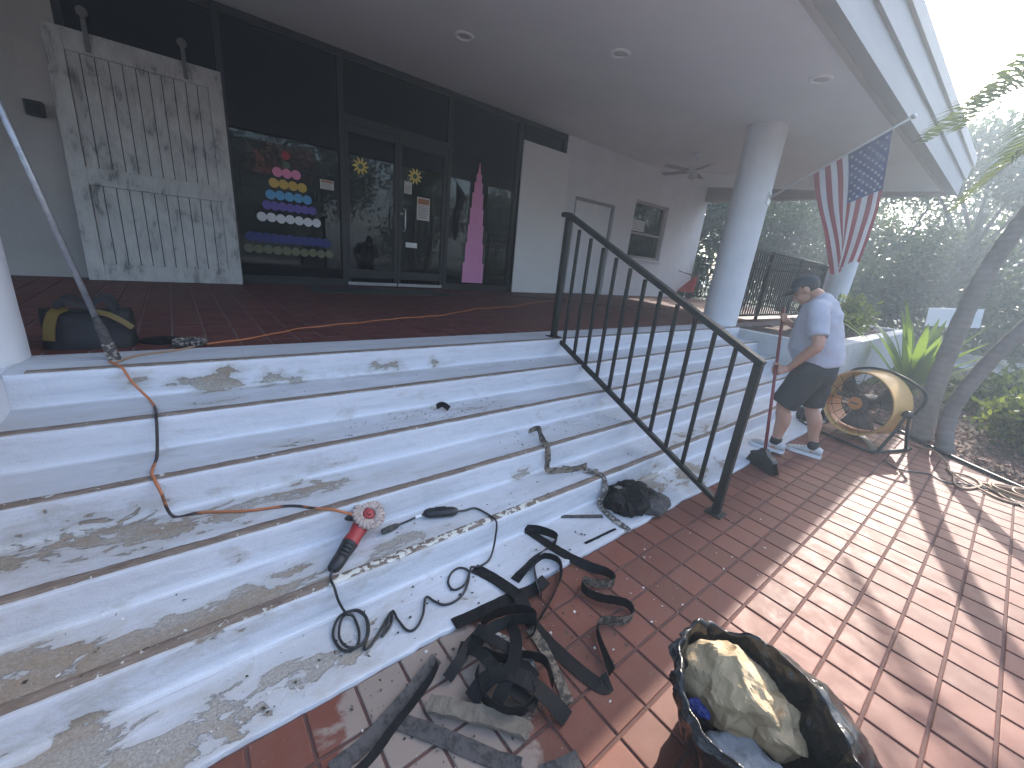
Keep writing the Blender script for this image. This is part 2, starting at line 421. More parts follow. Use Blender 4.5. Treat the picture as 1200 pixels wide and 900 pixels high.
# ------------------------------------------------------------------ ground, path, bed
mb = MB(); mb.add([(-120, -120, -0.05), (120, -120, -0.05), (120, 120, -0.05), (-120, 120, -0.05)], [(0, 1, 2, 3)])
ground = set_props(build(mb, 'ground', mat_ground()), kind='structure')
EDGE = [(4.3, -2.4), (4.85, -1.45), (5.2, -0.9), (5.52, -0.44), (5.95, 0.13), (6.33, 0.53), (6.52, 0.95), (6.56, 1.43)]    # plaza / bed border
def edge_x(y):
    if y <= EDGE[0][1]: return EDGE[0][0] + (y - EDGE[0][1]) * 0.6
    for (xa, ya), (xb, yb) in zip(EDGE[:-1], EDGE[1:]):
        if ya <= y <= yb: return xa + (xb - xa) * (y - ya) / (yb - ya)
    return EDGE[-1][0]
# plaza: grout bed with quarry tiles
ys = [1.43, 0.95, 0.53, 0.13, -0.44, -0.9, -1.45, -2.4, -5.5]
mb = MB(); vs = []; fs = []
for y in ys: vs += [(-4.0, y, -0.006), (edge_x(y) - 0.01, y, -0.006)]
for i in range(len(ys) - 1): fs.append((2 * i, 2 * i + 2, 2 * i + 3, 2 * i + 1))
mb.add(vs, fs)
plaza = set_props(build(mb, 'plaza', M_GROUT), kind='structure')
def tile_bm(w, d, h=0.02, bv=0.004):
    t = MB(); a, c = w / 2, d / 2
    vs = []
    for z, i in ((-h, 0.0), (-bv, 0.0), (-bv * 0.3, bv * 0.3), (0.0, bv)):
        vs += [(-a + i, -c + i, z), (a - i, -c + i, z), (a - i, c - i, z), (-a + i, c - i, z)]
    fs = []
    for r in range(3):
        for k in range(4):
            p, q = r * 4 + k, r * 4 + (k + 1) % 4; fs.append((p, q, q + 4, p + 4))
    fs.append((12, 13, 14, 15)); t.add(vs, fs); return t
SP = 0.1639; GW = 0.0105
def mesh_from(mb, name, mat):
    me = bpy.data.meshes.new(name); me.from_pydata([tuple(p) for p in mb.v], [], mb.f); me.materials.append(mat); me.update(); return me
tile_me = mesh_from(tile_bm(SP - GW, SP - GW), 'tile', M_TILE)
cells = []
for j in range(-36, 6):
    y = 0.26 + SP * (j + 0.5)
    for i in range(-36, 30):
        x = 2.133 + SP * (i + 0.5)
        if x + SP * 0.5 < edge_x(y) - 0.02 and x > -3.9 and y > -5.4 and y < 1.09: cells.append((x, y))
def vis(x, y, z):
    u, v, d = cam_project((x, y, z)); return (-25 < u < 1225 and -25 < v < 925, d)
order = sorted(cells, key=lambda c: (not vis(c[0], c[1], 0)[0], vis(c[0], c[1], 0)[1]))
for n_, (x, y) in enumerate(order):
    if n_ >= 300: break
    o = bpy.data.objects.new('tile', tile_me); COL.objects.link(o); o.parent = plaza
    o.location = (x, y, random.uniform(-0.0012, 0.0012)); o.rotation_euler = (random.uniform(-.006, .006), random.uniform(-.006, .006), random.uniform(-.006, .006))
t0 = tile_bm(SP - GW, SP - GW); mb = MB()
for (x, y) in order[300:]:
    dz = random.uniform(-0.0012, 0.0012)
    mb.add([(p[0] + x, p[1] + y, p[2] + dz) for p in t0.v], t0.f)
set_props(build(mb, 'tile_field', M_TILE, plaza), kind='stuff')
# concrete apron and parking yard behind the viewer (seen mirrored in the shop glass)
M_ASPH = pmat('worn_paving', (0.20, 0.195, 0.19), (0.15, 0.145, 0.14), 1.5, 0.9, bs=0.4, bscale=120)
mb = MB(); mb.add([(-40, -34, -0.03), (40, -34, -0.03), (40, -5.5, -0.03), (-40, -5.5, -0.03)], [(0, 1, 2, 3)])
set_props(build(mb, 'road', M_ASPH), kind='structure')
M_PATH = pmat('pale_concrete', (0.48, 0.46, 0.43), (0.40, 0.385, 0.36), 1.2, 0.85, bs=0.3, bscale=60)
mb = MB(); mb.box((12.6, -0.6, -0.06), (13.9, 12, -0.012)); mb.box((13.9, -1.2, -0.06), (19, 0.9, -0.016))
set_props(build(mb, 'path', M_PATH), kind='structure')
# mulch bed: lumpy soil sheet with loose bark chips
mb = MB(); nx, ny = 60, 46; vs = []; fs = []
for j in range(ny):
    y = -5.0 + 6.6 * j / (ny - 1)
    for i in range(nx):
        xe = edge_x(y) + 0.035 if y < 1.5 else 6.6
        x = xe + (14.2 - xe) * (i / (nx - 1)) ** 1.5
        edge = min(1, (x - xe) / 0.25)
        vs.append((x, y, -0.03 + 0.05 * edge + 0.05 * edge * mnoise.noise((x * 1.7, y * 1.7, 0)) + 0.018 * mnoise.noise((x * 9, y * 9, 3))))
for j in range(ny - 1):
    for i in range(nx - 1):
        a = j * nx + i; fs.append((a, a + 1, a + nx + 1, a + nx))
mb.add(vs, fs); bed = set_props(build(mb, 'mulch_bed', M_SOIL, smooth=True), kind='structure')
n = 9000
yy = RNG.uniform(-2.6, 1.4, n); xe = np.array([edge_x(t) for t in yy]) + 0.05; xx = xe + (RNG.uniform(0, 1, n) ** 1.7) * (10.5 - xe)
zz = np.array([-0.03 + 0.05 * min(1, (a - e) / 0.25) + 0.05 * min(1, (a - e) / 0.25) * mnoise.noise((a * 1.7, c * 1.7, 0)) for a, c, e in zip(xx, yy, xe)]) + 0.012
q = leaf_quads(np.stack([xx, yy, zz], 1), 0.055, 0.42, up=0.15); q[:, :, 2] = np.clip(q[:, :, 2], zz[:, None] - 0.01, zz[:, None] + 0.03)
M_MULCH = pmat('red_bark_mulch', (0.17, 0.07, 0.05), (0.30, 0.19, 0.15), 35, 0.85, bs=0.3)
set_props(quads_mesh('bark_chips', q, M_MULCH), 'loose reddish bark chips covering the planting bed by the tiles', 'mulch', kind='stuff')
# black plastic lawn edging along the bed
pts = catmull([(x + 0.015, y, 0.012) for x, y in EDGE[:-1]], 8)
mb = MB(); mb.tube(pts, 0.019, 8)
solo(mb, 'garden_edging', M_BLACKPL, (EDGE[3][0], EDGE[3][1], 0), 'black plastic edging strip between the tiles and the bark bed', 'edging', smooth=True)

# ------------------------------------------------------------------ steps
RISE = [0.02, 0.176, 0.332, 0.488, 0.644, 0.80]
RY = [1.08, 1.38, 1.655, 1.97, 2.272, 2.589]      # riser planes, slab edge first
TILE_Y = 2.915
XL, XR = -0.62, 6.53
BLOBS = [  # x, y, z, rx, r, strength: where the paint is scraped or flaked off
 (-0.20, 2.58, 0.73, .10, .05, .75), (-0.07, 2.58, 0.71, .10, .05, .75), (0.12, 2.58, .69, .13, .06, .95), (0.40, 2.58, .68, .17, .04, .85), (0.76, 2.58, .67, .08, .03, .6), (1.07, 2.58, .69, .12, .04, .8), (1.4, 2.58, .68, .06, .03, .6),
 (-0.04, 2.4, .644, .25, .07, .5), (1.48, 2.5, .644, .2, .08, .55), (1.85, 2.46, .644, .2, .08, .5), (0.7, 2.27, .52, .08, .04, .5),
 (-.1, 2.15, .488, .25, .1, .45), (.39, 2.06, .488, .2, .07, .6), (1.2, 2.2, .488, .35, .1, .55), (1.55, 2.16, .488, .3, .1, .5), (3.3, 2.15, .488, .9, .1, .4),
 (-.5, 1.9, .332, .3, .12, .75), (-.2, 1.83, .332, .3, .1, .85), (.12, 1.85, .332, .25, .1, .85), (.42, 1.88, .332, .2, .1, .75), (.73, 1.82, .332, .2, .08, .5), (2.3, 1.93, .332, .5, .1, .45), (3.6, 1.85, .332, .8, .12, .5),
 (.06, 1.655, .26, .05, .03, .8), (1.55, 1.655, .2, .08, .03, .7),
 (-.5, 1.57, .176, .2, .1, .7), (-.3, 1.48, .176, .25, .1, .95), (-.1, 1.47, .176, .25, .09, 1.0), (.12, 1.49, .176, .25, .09, .85), (.35, 1.46, .176, .2, .08, .75), (.6, 1.46, .176, .22, .07, .85), (.85, 1.46, .176, .18, .06, .6), (3.5, 1.5, .176, .8, .1, .6), (2.6, 1.5, .176, .4, .08, .35),
 (-.42, 1.28, .02, .2, .12, .85), (-.2, 1.18, .02, .3, .10, .9), (.1, 1.2, .02, .25, .1, .75), (.3, 1.17, .02, .2, .08, .75), (.45, 1.24, .02, .25, .1, .5), (.8, 1.2, .02, .3, .1, .35), (1.3, 1.2, .02, .3, .1, .3), (2.55, 1.32, .02, .25, .12, .9), (2.95, 1.25, .02, .3, .12, .85), (3.3, 1.22, .02, .3, .1, .6)]
def wear_at(x, y, z):
    w = 0.05
    for (bx, by, bz, rx, r, s) in BLOBS:
        d = ((x - bx) / rx) ** 2 + ((y - by) / r) ** 2 + ((z - bz) / max(r, 0.05)) ** 2
        if d < 6: w = max(w, s * math.exp(-d * 0.5))
    return w
stairs = thing('stairs', (3.0, 1.8, 0.0), 'wide white painted concrete steps with scraped and flaking paint', 'steps')
def xs_for():
    xs = list(np.arange(XL, 3.4, 0.03)) + list(np.arange(3.4, XR, 0.12)) + [XR]; return xs
def sheet(xs, prof_fn, name, mat, parent, wear_fn, smooth=True):
    vs = []; fs = []; k = None
    for x in xs:
        pr = prof_fn(x); k = len(pr); vs += [(x, y, z) for (y, z) in pr]
    for i in range(len(xs) - 1):
        for j in range(k - 1):
            a = i * k + j; fs.append((a, a + k, a + k + 1, a + 1))
    mb = MB(); mb.add(vs, fs); o = build(mb, name, mat, parent, smooth)
    at = o.data.attributes.new('wear', 'FLOAT', 'POINT'); at.data.foreach_set('value', [wear_fn(*p) for p in vs])
    return o
for k in range(6):
    y0, z1 = RY[k], RISE[k]; zb = RISE[k - 1] if k else -0.02
    yb = RY[k + 1] if k < 5 else TILE_Y
    def prof(x, y0=y0, z1=z1, zb=zb, yb=yb, k=k):
        w1 = 0.004 * mnoise.noise((x * 2.3, k * 7.1, 0)) + 0.0025 * mnoise.noise((x * 11, k * 3.3, 5))
        if k == 0: w1 += 0.010 * mnoise.noise((x * 6, 2.2, 1)) + 0.006 * mnoise.noise((x * 23, 2.2, 1))
        w2 = 0.002 * mnoise.noise((x * 5, k * 5.7, 9)) + (0.0025 * mnoise.noise((x * 30, k, 4)))
        wr = 0.003 * mnoise.noise((x * 3.1, k * 2.7, 2))
        yn = y0 + w1; h = z1 - zb
        out = []
        if k:
            out += [(y0 - 0.016, zb + 0.001), (y0 - 0.005 + wr, zb + 0.006), (y0 + wr + 0.002, zb + 0.02), (y0 + wr + 0.001, zb + h * 0.3), (y0 - wr, zb + h * 0.55), (y0 + w1 * 0.6, zb + h * 0.8)]
        else:
            out += [(yn + 0.002, zb)]
        bv = 0.008 if k else 0.006
        out += [(yn, z1 - bv), (yn + bv * 0.3, z1 - bv * 0.3 + w2), (yn + bv, z1 + w2)]
        for t in (0.05, 0.10, 0.2, 0.35, 0.5, 0.65, 0.8, 0.92):
            yy_ = yn + bv + (yb - yn - bv) * t
            out.append((yy_, z1 + 0.0022 * mnoise.noise((x * 4, yy_ * 9, k * 3))))
        out.append((yb + 0.01, z1 + 0.0005)); return out
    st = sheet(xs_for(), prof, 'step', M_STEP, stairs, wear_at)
    if k:
        def nprof(x, y0=y0, z1=z1, k=k):
            j = 0.006 * mnoise.noise((x * 7, k * 9.2, 0)) + 0.003 * mnoise.noise((x * 31, k * 9.2, 0))
            j2 = 0.005 * mnoise.noise((x * 8, k * 4.2, 6)) + 0.003 * mnoise.noise((x * 33, k * 4.2, 6))
            zz = z1 + 0.0048
            ya, yb_ = y0 + 0.011 + j * 0.5, y0 + 0.052 + j2
            return [(ya, zz - 0.006), (ya + 0.002, zz), (ya * 0.66 + yb_ * 0.34, zz + 0.001 * mnoise.noise((x * 25, k, 1))), (ya * .33 + yb_ * .67, zz), (yb_ - 0.002, zz), (yb_, zz - 0.006)]
        if k == 1: wf = lambda x, y, z: 0.66 if 0.33 < x < 1.47 else (0.3 if -.4 < x < .33 else 0.0)
        elif k == 2: wf = lambda x, y, z: 0.12 if x < .4 else 0.0
        elif k == 3: wf = lambda x, y, z: 0.2 if -0.6 < x < 0.3 else 0.0
        else: wf = lambda x, y, z: 0.0
        xs_n = [x for x in np.arange(XL + (0.06 if k == 5 else 0.0), XR, 0.02)]
        sheet(xs_n, nprof, 'nosing_strip', M_NOSE, st, wf)
# cheek walls at both ends of the steps
M_CHEEK = pmat('cheek_paint', (0.62, 0.63, 0.66), (0.54, 0.55, 0.58), 4, 0.7, bs=0.5, bd=0.005, bscale=40)
mb = MB(); mb.box((-1.5, 1.02, -0.05), (XL - 0.001, 2.93, 0.797), 0.012)
solo(mb, 'cheek_wall', M_CHEEK, (-1.0, 1.9, 0), 'white rough cheek wall at the left end of the steps', 'wall')

# ------------------------------------------------------------------ porch floor
mb = MB(); mb.box((-5, TILE_Y, 0.0), (12.05, 6.6, 0.794))
porch = set_props(build(mb, 'porch_floor', M_PGROUT), kind='structure')
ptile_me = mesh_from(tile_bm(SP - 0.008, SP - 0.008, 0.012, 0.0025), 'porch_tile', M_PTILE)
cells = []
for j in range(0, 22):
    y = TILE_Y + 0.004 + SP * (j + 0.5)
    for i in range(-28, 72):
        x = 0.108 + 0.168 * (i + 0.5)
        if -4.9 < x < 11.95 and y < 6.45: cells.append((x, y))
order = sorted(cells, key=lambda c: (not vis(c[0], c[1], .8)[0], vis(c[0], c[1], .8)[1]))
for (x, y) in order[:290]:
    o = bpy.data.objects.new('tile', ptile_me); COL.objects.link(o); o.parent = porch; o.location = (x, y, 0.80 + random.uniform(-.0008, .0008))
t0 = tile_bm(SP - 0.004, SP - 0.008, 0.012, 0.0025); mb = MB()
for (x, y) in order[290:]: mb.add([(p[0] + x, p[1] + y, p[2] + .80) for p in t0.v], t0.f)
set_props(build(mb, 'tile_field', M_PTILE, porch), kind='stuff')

# ------------------------------------------------------------------ columns
def column(x, y, r, z0, z1, label):
    t = thing('column', (x, y, z0), label, 'column', 'white round porch columns')
    mb = MB(); pr = []
    for i in range(25):
        pr.append((r + 0.0025 * mnoise.noise((i * 0.7, x, y)), z0 + (z1 - z0) * i / 24))
    mb.lathe(pr, (x, y, 0), seg=48); build(mb, 'shaft', M_COLM, t, True, autosm=60)
    mb = MB(); mb.lathe([(r + 0.012, z1 - 0.03), (r + 0.012, z1 - 0.002)], (x, y, 0), seg=48); build(mb, 'collar', M_COLM, t, True, autosm=40)
    return t
column(-0.86, 2.90, 0.27, 0.795, 3.54, 'white round column cut off by the left edge of the picture')
column(6.62, 2.96, 0.25, 0.795, 3.545, 'white round column at the right end of the steps beside the black fence')
column(11.75, 2.85, 0.25, 0.795, 3.5, 'far white column partly hidden behind the hanging flag')

# ------------------------------------------------------------------ walls of the building
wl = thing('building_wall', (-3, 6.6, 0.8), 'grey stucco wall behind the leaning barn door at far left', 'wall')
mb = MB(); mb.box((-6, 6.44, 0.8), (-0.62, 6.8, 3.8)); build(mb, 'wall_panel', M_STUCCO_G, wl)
wr = thing('building_wall', (9, 6.6, 0.8), 'pale stucco wall with a closed white door and a dark window on the porch', 'wall')
mb = MB(); x0, x1 = 6.22, 11.9
dx0, dx1, dz = 6.62, 7.93, 2.78; wx0, wx1, wz0, wz1 = 8.66, 10.06, 1.72, 3.03
mb.box((x0, 6.44, .8), (dx0, 6.8, 3.8)); mb.box((dx0, 6.44, dz), (dx1, 6.8, 3.8)); mb.box((dx1, 6.44, .8), (wx0, 6.8, 3.8))
mb.box((wx0, 6.44, .8), (wx1, 6.8, wz0)); mb.box((wx0, 6.44, wz1), (wx1, 6.8, 3.8)); mb.box((wx1, 6.44, .8), (x1, 6.8, 3.8))
build(mb, 'wall_panel', M_STUCCO, wr)
mb = MB(); mb.box((x0 + .4, 6.8, 0), (x1, 14, 3.8)); build(mb, 'side_wall', M_STUCCO, wr)
dr = thing('panel_door', (7.27, 6.5, .8), 'closed white flush door in the pale stucco wall behind the railing', 'door')
mb = MB(); mb.box((dx0 + .06, 6.50, .81), (dx1 - .06, 6.55, dz - .06), .004); build(mb, 'door_leaf', M_WHITE, dr)
mb = MB(); mb.box((dx0, 6.46, .8), (dx0 + .06, 6.6, dz)); mb.box((dx1 - .06, 6.46, .8), (dx1, 6.6, dz)); mb.box((dx0 + .06, 6.46, dz - .06), (dx1 - .06, 6.6, dz)); build(mb, 'door_frame', M_FASCIA, dr)
mb = MB(); mb.lathe([(0.0, -.07), (.028, -.065), (.032, -.045), (.012, -.03), (.012, 0)], (dx1 - .14, 6.50, 1.78), (0, 1, 0), 14); build(mb, 'door_knob', M_ALU, dr, True)
wd = thing('window', (9.36, 6.5, 1.72), 'dark recessed window with a small white vent in the pale stucco wall', 'window')
mb = MB(); mb.box((wx0, 6.5, wz0), (wx0 + .06, 6.62, wz1)); mb.box((wx1 - .06, 6.5, wz0), (wx1, 6.62, wz1)); mb.box((wx0 + .06, 6.5, wz1 - .06), (wx1 - .06, 6.62, wz1)); mb.box((wx0 + .06, 6.5, wz0), (wx1 - .06, 6.62, wz0 + .06)); mb.box((wx0 + .06, 6.51, 2.28), (wx1 - .06, 6.6, 2.33)); build(mb, 'window_frame', M_BEAM, wd)
mb = MB(); mb.box((wx0 + .06, 6.56, wz0 + .06), (wx1 - .06, 6.57, wz1 - .06)); build(mb, 'pane', mat_glass('window_glass', (.12, .13, .15), 1.8), wd)
mb = MB(); mb.box((wx0 + .1, 6.52, 2.36), (wx0 + .62, 6.555, 2.60), .006); build(mb, 'vent_box', M_WHITE, wd)
mb = MB()
for q in range(4): mb.box((wx0 + .13, 6.508, 2.39 + q * .05), (wx0 + .59, 6.522, 2.415 + q * .05))
build(mb, 'vent_slats', M_BEAM, wd)
mb = MB(); mb.box((wx0 - .03, 6.38, wz0 - .05), (wx1 + .03, 6.5, wz0), .006); build(mb, 'sill', M_STUCCO, wd)
M_INT = pmat('dark_interior', (0.03, 0.027, 0.025), (0.05, 0.045, 0.04), 2, 0.8, bs=0)
mb = MB(); mb.box((wx0 - .1, 6.9, wz0 - .1), (wx1 + .1, 6.95, wz1 + .1)); build(mb, 'blind_board', M_INT, wd)

# ------------------------------------------------------------------ canopy over the porch
cn = thing('porch_canopy', (4, 4, 3.8), 'flat pale canopy roof over the porch with a deep front fascia', 'canopy')
def ceil_z(y): return 3.53 + (y - 3.05) * .27 / 3.45 if y > 3.05 else 3.462 + (y - 1.5) * .068 / 1.55
mb = MB(); cy = (1.6205, 3.05, 6.8); cvs = []
for y in cy: cvs += [(-6, y, ceil_z(y)), (11.69, y, ceil_z(y)), (-6, y, 3.95), (11.69, y, 3.95)]
cfs = []
for i in range(2):
    a = i * 4; cfs += [(a, a + 4, a + 5, a + 1), (a + 2, a + 3, a + 7, a + 6), (a, a + 2, a + 6, a + 4), (a + 1, a + 5, a + 7, a + 3)]
cfs += [(0, 1, 3, 2), (8, 10, 11, 9)]
mb.add(cvs, cfs); build(mb, 'ceiling', M_CEIL, cn)
mb = MB(); mb.box((-6, 1.50, 3.45), (12.05, 1.62, 4.02)); build(mb, 'fascia', M_FASCIA, cn)
mb = MB(); mb.box((-6, 1.465, 3.72), (12.08, 1.4985, 4.04), .004); build(mb, 'fascia_trim', M_FASCIA, cn)
mb = MB(); mb.box((-6, 1.43, 3.965), (12.1, 1.4635, 4.06), .004); build(mb, 'drip_edge', M_BEAM, cn)
mb = MB(); mb.box((11.70, 1.622, 3.43), (12.0, 6.43, 3.798)); build(mb, 'end_beam', M_BEAM, cn)
mb = MB(); mb.box((-6, 1.44, 4.045), (12.1, 7.2, 4.12)); build(mb, 'roof_sheet', M_BEAM, cn)
mb = MB(); mb.box((-6, 1.6225, 3.44), (11.69, 1.68, 3.466)); build(mb, 'shade_line_strip', M_BEAM, cn)  # darker strip added to draw the shaded line behind the fascia edge
M_LENS = pmat('lamp_lens', (0.6, 0.6, 0.58), (0.5, 0.5, 0.48), 9, 0.3, bs=0)
for (x, y, lab) in ((2.67, 4.535, 'round recessed ceiling light above the shop doors'), (5.275, 1.968, 'round recessed ceiling light near the flag'), (3.776, 3.323, 'round recessed ceiling light in the middle of the porch ceiling')):
    zc = ceil_z(y); t = thing('ceiling_light', (x, y, zc), lab, 'light', 'recessed porch lights')
    mb = MB(); mb.lathe([(0.07, zc + .003), (0.07, zc - .015), (0.085, zc - .022), (0.105, zc - .015), (0.108, zc + .006)], (x, y, 0), seg=32, close=True); build(mb, 'trim_ring', M_CEIL, t, True)
    mb = MB(); mb.lathe([(0.0, zc - .012), (0.04, zc - .011), (0.068, zc - .004), (0.068, zc + .002)], (x, y, 0), seg=24); build(mb, 'lens', M_LENS, t, True)
# ceiling fan
fx, fy = 8.0, 4.75
t = thing('ceiling_fan', (fx, fy, 3.665), 'white five bladed ceiling fan under the porch roof', 'ceiling fan')
mb = MB(); mb.lathe([(0.07, 3.664), (0.065, 3.605), (0.015, 3.585), (0.015, 3.465), (0.05, 3.455)], (fx, fy, 0), seg=20); build(mb, 'downrod', M_WHITE, t, True, autosm=40)
mb = MB(); mb.lathe([(0.05, 3.465), (0.12, 3.450), (0.135, 3.395), (0.12, 3.335), (0.06, 3.325)], (fx, fy, 0), seg=24); build(mb, 'motor_housing', M_WHITE, t, True, autosm=40)
mb = MB(); mb.lathe([(0.055, 3.327), (0.085, 3.295), (0.075, 3.235), (0.0, 3.210)], (fx, fy, 0), seg=20); build(mb, 'lamp_shade', M_LENS, t, True)
for k in range(5):
    a = 2 * math.pi * k / 5 + .3; ca, sa = math.cos(a), math.sin(a)
    mb = MB(); mb.obox((fx + ca * .42, fy + sa * .42, 3.365), (ca, sa, 0), (-sa, ca, .18), (0.0, -.18, 1), (.26, .065, .004), .003); mb.obox((fx + ca * .15, fy + sa * .15, 3.362), (ca, sa, 0), (-sa, ca, .18), (0, -.18, 1), (.05, .02, .003))
    build(mb, 'blade', M_BEAM, t)

# ------------------------------------------------------------------ storefront
sf = thing('storefront', (2.8, 6.5, .8), 'dark glazed shop front with double doors and coloured dot stickers', 'storefront')
def frame(a, b, name='mullion'):
    mb = MB(); mb.box(a, b, .003); return build(mb, name, M_FRAME, sf)
FY0, FY1 = 6.455, 6.56
for x in (-0.59, 0.66, 1.98, 3.66, 5.07, 6.19):
    frame((x - .03, FY0, .8), (x + .03, FY1, 3.797))
for a, b in ((-.56, .63), (.69, 1.95), (2.01, 3.63), (3.69, 5.04), (5.10, 6.16)):
    frame((a, FY0 + .004, 3.72), (b, FY1 - .004, 3.797), 'head_rail')
    if a != 2.01: frame((a, FY0 + .004, .8), (b, FY1 - .004, .90), 'sill_rail')
frame((2.01, FY0 + .004, 2.98), (3.63, FY1 - .004, 3.08), 'transom_bar')
frame((3.69, FY0 + .006, 2.98), (3.74, FY1 - .006, 3.05), 'bracket')
PANES = {}
for a, b, z0, z1 in ((-.56, .63, .9, 3.72), (.69, 1.95, .9, 3.72), (2.01, 3.63, 3.08, 3.72), (3.69, 5.04, .9, 3.72), (5.10, 6.16, .9, 3.72)):
    mb = MB(); mb.box((a, 6.503, z0), (b, 6.511, z1)); PANES[a] = build(mb, 'pane', M_GLASS, sf)
for a, b, lab in ((2.015, 2.80, 'left glass door leaf with yellow sun sticker'), (2.806, 3.625, 'right glass door leaf with posters')):
    mb = MB(); st = .055
    mb.box((a, 6.47, .815), (a + st, 6.525, 2.975), .003); mb.box((b - st, 6.47, .815), (b, 6.525, 2.975), .003)
    mb.box((a + st, 6.472, 2.88), (b - st, 6.523, 2.975), .003); mb.box((a + st, 6.472, .93), (b - st, 6.523, 1.05), .003)
    d = build(mb, 'door', M_FRAME, sf); d['label'] = lab
    mb = MB(); mb.box((a + st, 6.494, 1.05), (b - st, 6.502, 2.88)); PANES['d%d' % (a > 2.5)] = build(mb, 'pane', M_GLASS, d)
    mb = MB(); mb.box((a + .01, 6.452, .818), (b - .01, 6.4695, .868), .004); build(mb, 'kick_plate', M_ALU, d)
    hx = b - .09 if a < 2.5 else a + .09
    mb = MB(); mb.tube([(hx, 6.47, 1.68), (hx, 6.41, 1.69), (hx, 6.405, 1.74), (hx, 6.405, 1.96), (hx, 6.41, 2.0), (hx, 6.47, 2.01)], .011, 8); build(mb, 'handle', M_ALU if a > 2.5 else M_FRAME, d, True)
mb = MB(); mb.lathe([(0, -.018), (.02, -.016), (.022, 0)], (2.86, 6.470, 1.93), (0, 1, 0), 14); build(mb, 'lock_cylinder', M_ALU, sf, True)
mb = MB(); mb.box((2.93, 6.456, 1.44), (3.13, 6.4705, 1.52), .004); build(mb, 'mail_slot', M_ALU, sf)
M_BEIGE = pmat('beige_jamb', (0.30, 0.27, 0.22), (0.24, 0.215, 0.18), 4, .7, bs=0)
mb = MB(); mb.box((3.70, 6.58, .9), (3.79, 6.64, 3.7)); build(mb, 'inner_jamb', M_BEIGE, sf)
# room behind the glass
mb = MB(); mb.box((-.6, 9.6, .8), (6.2, 9.7, 3.8)); mb.box((-.7, 6.6, .8), (-.6, 9.6, 3.8)); mb.box((6.2, 6.81, .8), (6.3, 9.6, 3.8)); mb.box((-.6, 6.7, 3.74), (6.2, 9.6, 3.8)); mb.box((-.6, 6.61, .74), (6.2, 9.6, .803)); build(mb, 'inner_room', M_INT, sf)
M_WOODB = pmat('inner_board', (0.23, 0.16, 0.11), (0.19, 0.13, 0.09), 3, .7, bs=0)
mb = MB(); mb.box((.82, 7.0, 1.60), (1.85, 7.05, 2.28), .02); build(mb, 'display_board', M_WOODB, sf)
mb = MB(); mb.box((2.3, 7.8, .81), (2.9, 8.3, 2.1), .02); build(mb, 'display_cabinet', M_WOODB, sf)
mb = MB(); mb.box((4.5, 7.2, .81), (5.0, 7.3, 2.4), .01); build(mb, 'display_cabinet', M_WOODB, sf)
# stickers on the glass
def flatmat(name, c, rough=.5): return pmat(name, c, tuple(x * .93 for x in c), 6, rough, bs=0)
SM = {k: flatmat('sticker_' + k, c) for k, c in dict(pink=(.78, .25, .42), yellow=(.62, .40, .06), blue=(.09, .35, .62), purple=(.12, .075, .36), white=(.72, .72, .74), navy=(.012, .022, .17), olive=(.13, .14, .07), red=(.35, .03, .04), green=(.06, .12, .06), sun=(.80, .62, .14), paper=(.62, .60, .56), print=(.40, .15, .06), ink=(.05, .05, .05), rose=(.80, .32, .56)).items()}
def dot(x, z, r, m, parent, y=6.5015, seg=24):
    mb = MB(); mb.poly([(x + r * math.cos(2 * math.pi * k / seg), y, z + r * math.sin(2 * math.pi * k / seg)) for k in range(seg)], (0, -1, 0), .0012)
    return build(mb, 'sticker', SM[m], parent)
P1 = PANES[.69]
dot(1.285, 2.42, .05, 'red', P1); dot(1.285, 2.31, .045, 'green', P1)
for n_, z, xa, xb, r, m_ in ((3, 2.21, 1.176, 1.395, .058, 'pink'), (4, 2.072, 1.128, 1.461, .058, 'yellow'), (5, 1.928, 1.08, 1.516, .058, 'blue'), (7, 1.797, 1.032, 1.575, .055, 'purple'), (7, 1.646, .963, 1.623, .057, 'white'), (11, 1.388, .82, 1.74, .062, 'navy'), (10, 1.238, .789, 1.779, .055, 'olive')):
    for i in range(n_):
        dot(xa + (xb - xa) * i / (n_ - 1), z + random.uniform(-.004, .004), r, m_, P1, 6.5015 - .0003 * (i % 3))
def sunburst(x, z, parent, y):
    mb = MB()
    for k in range(10):
        a = 2 * math.pi * k / 10; 
        f_ = lambda r, d: (x + r * math.cos(a + d), y, z + r * math.sin(a + d))
        mb.poly([f_(.058, -.22), f_(.085, -.2), f_(.125, .06), f_(.082, .2), f_(.058, .22)], (0, -1, 0), .0012)
    build(mb, 'sticker', SM['sun'], parent)
    mb = MB(); mb.lathe([(.038, 0), (.038, .0012), (.058, .0012), (.058, 0)], (x, y, z), (0, -1, 0), 24, True); build(mb, 'sticker', SM['sun'], parent)
    dot(x, z, .036, 'green', parent, y)
sunburst(2.24, 2.48, PANES['d0'], 6.4925); sunburst(3.08, 2.50, PANES['d1'], 6.4925)
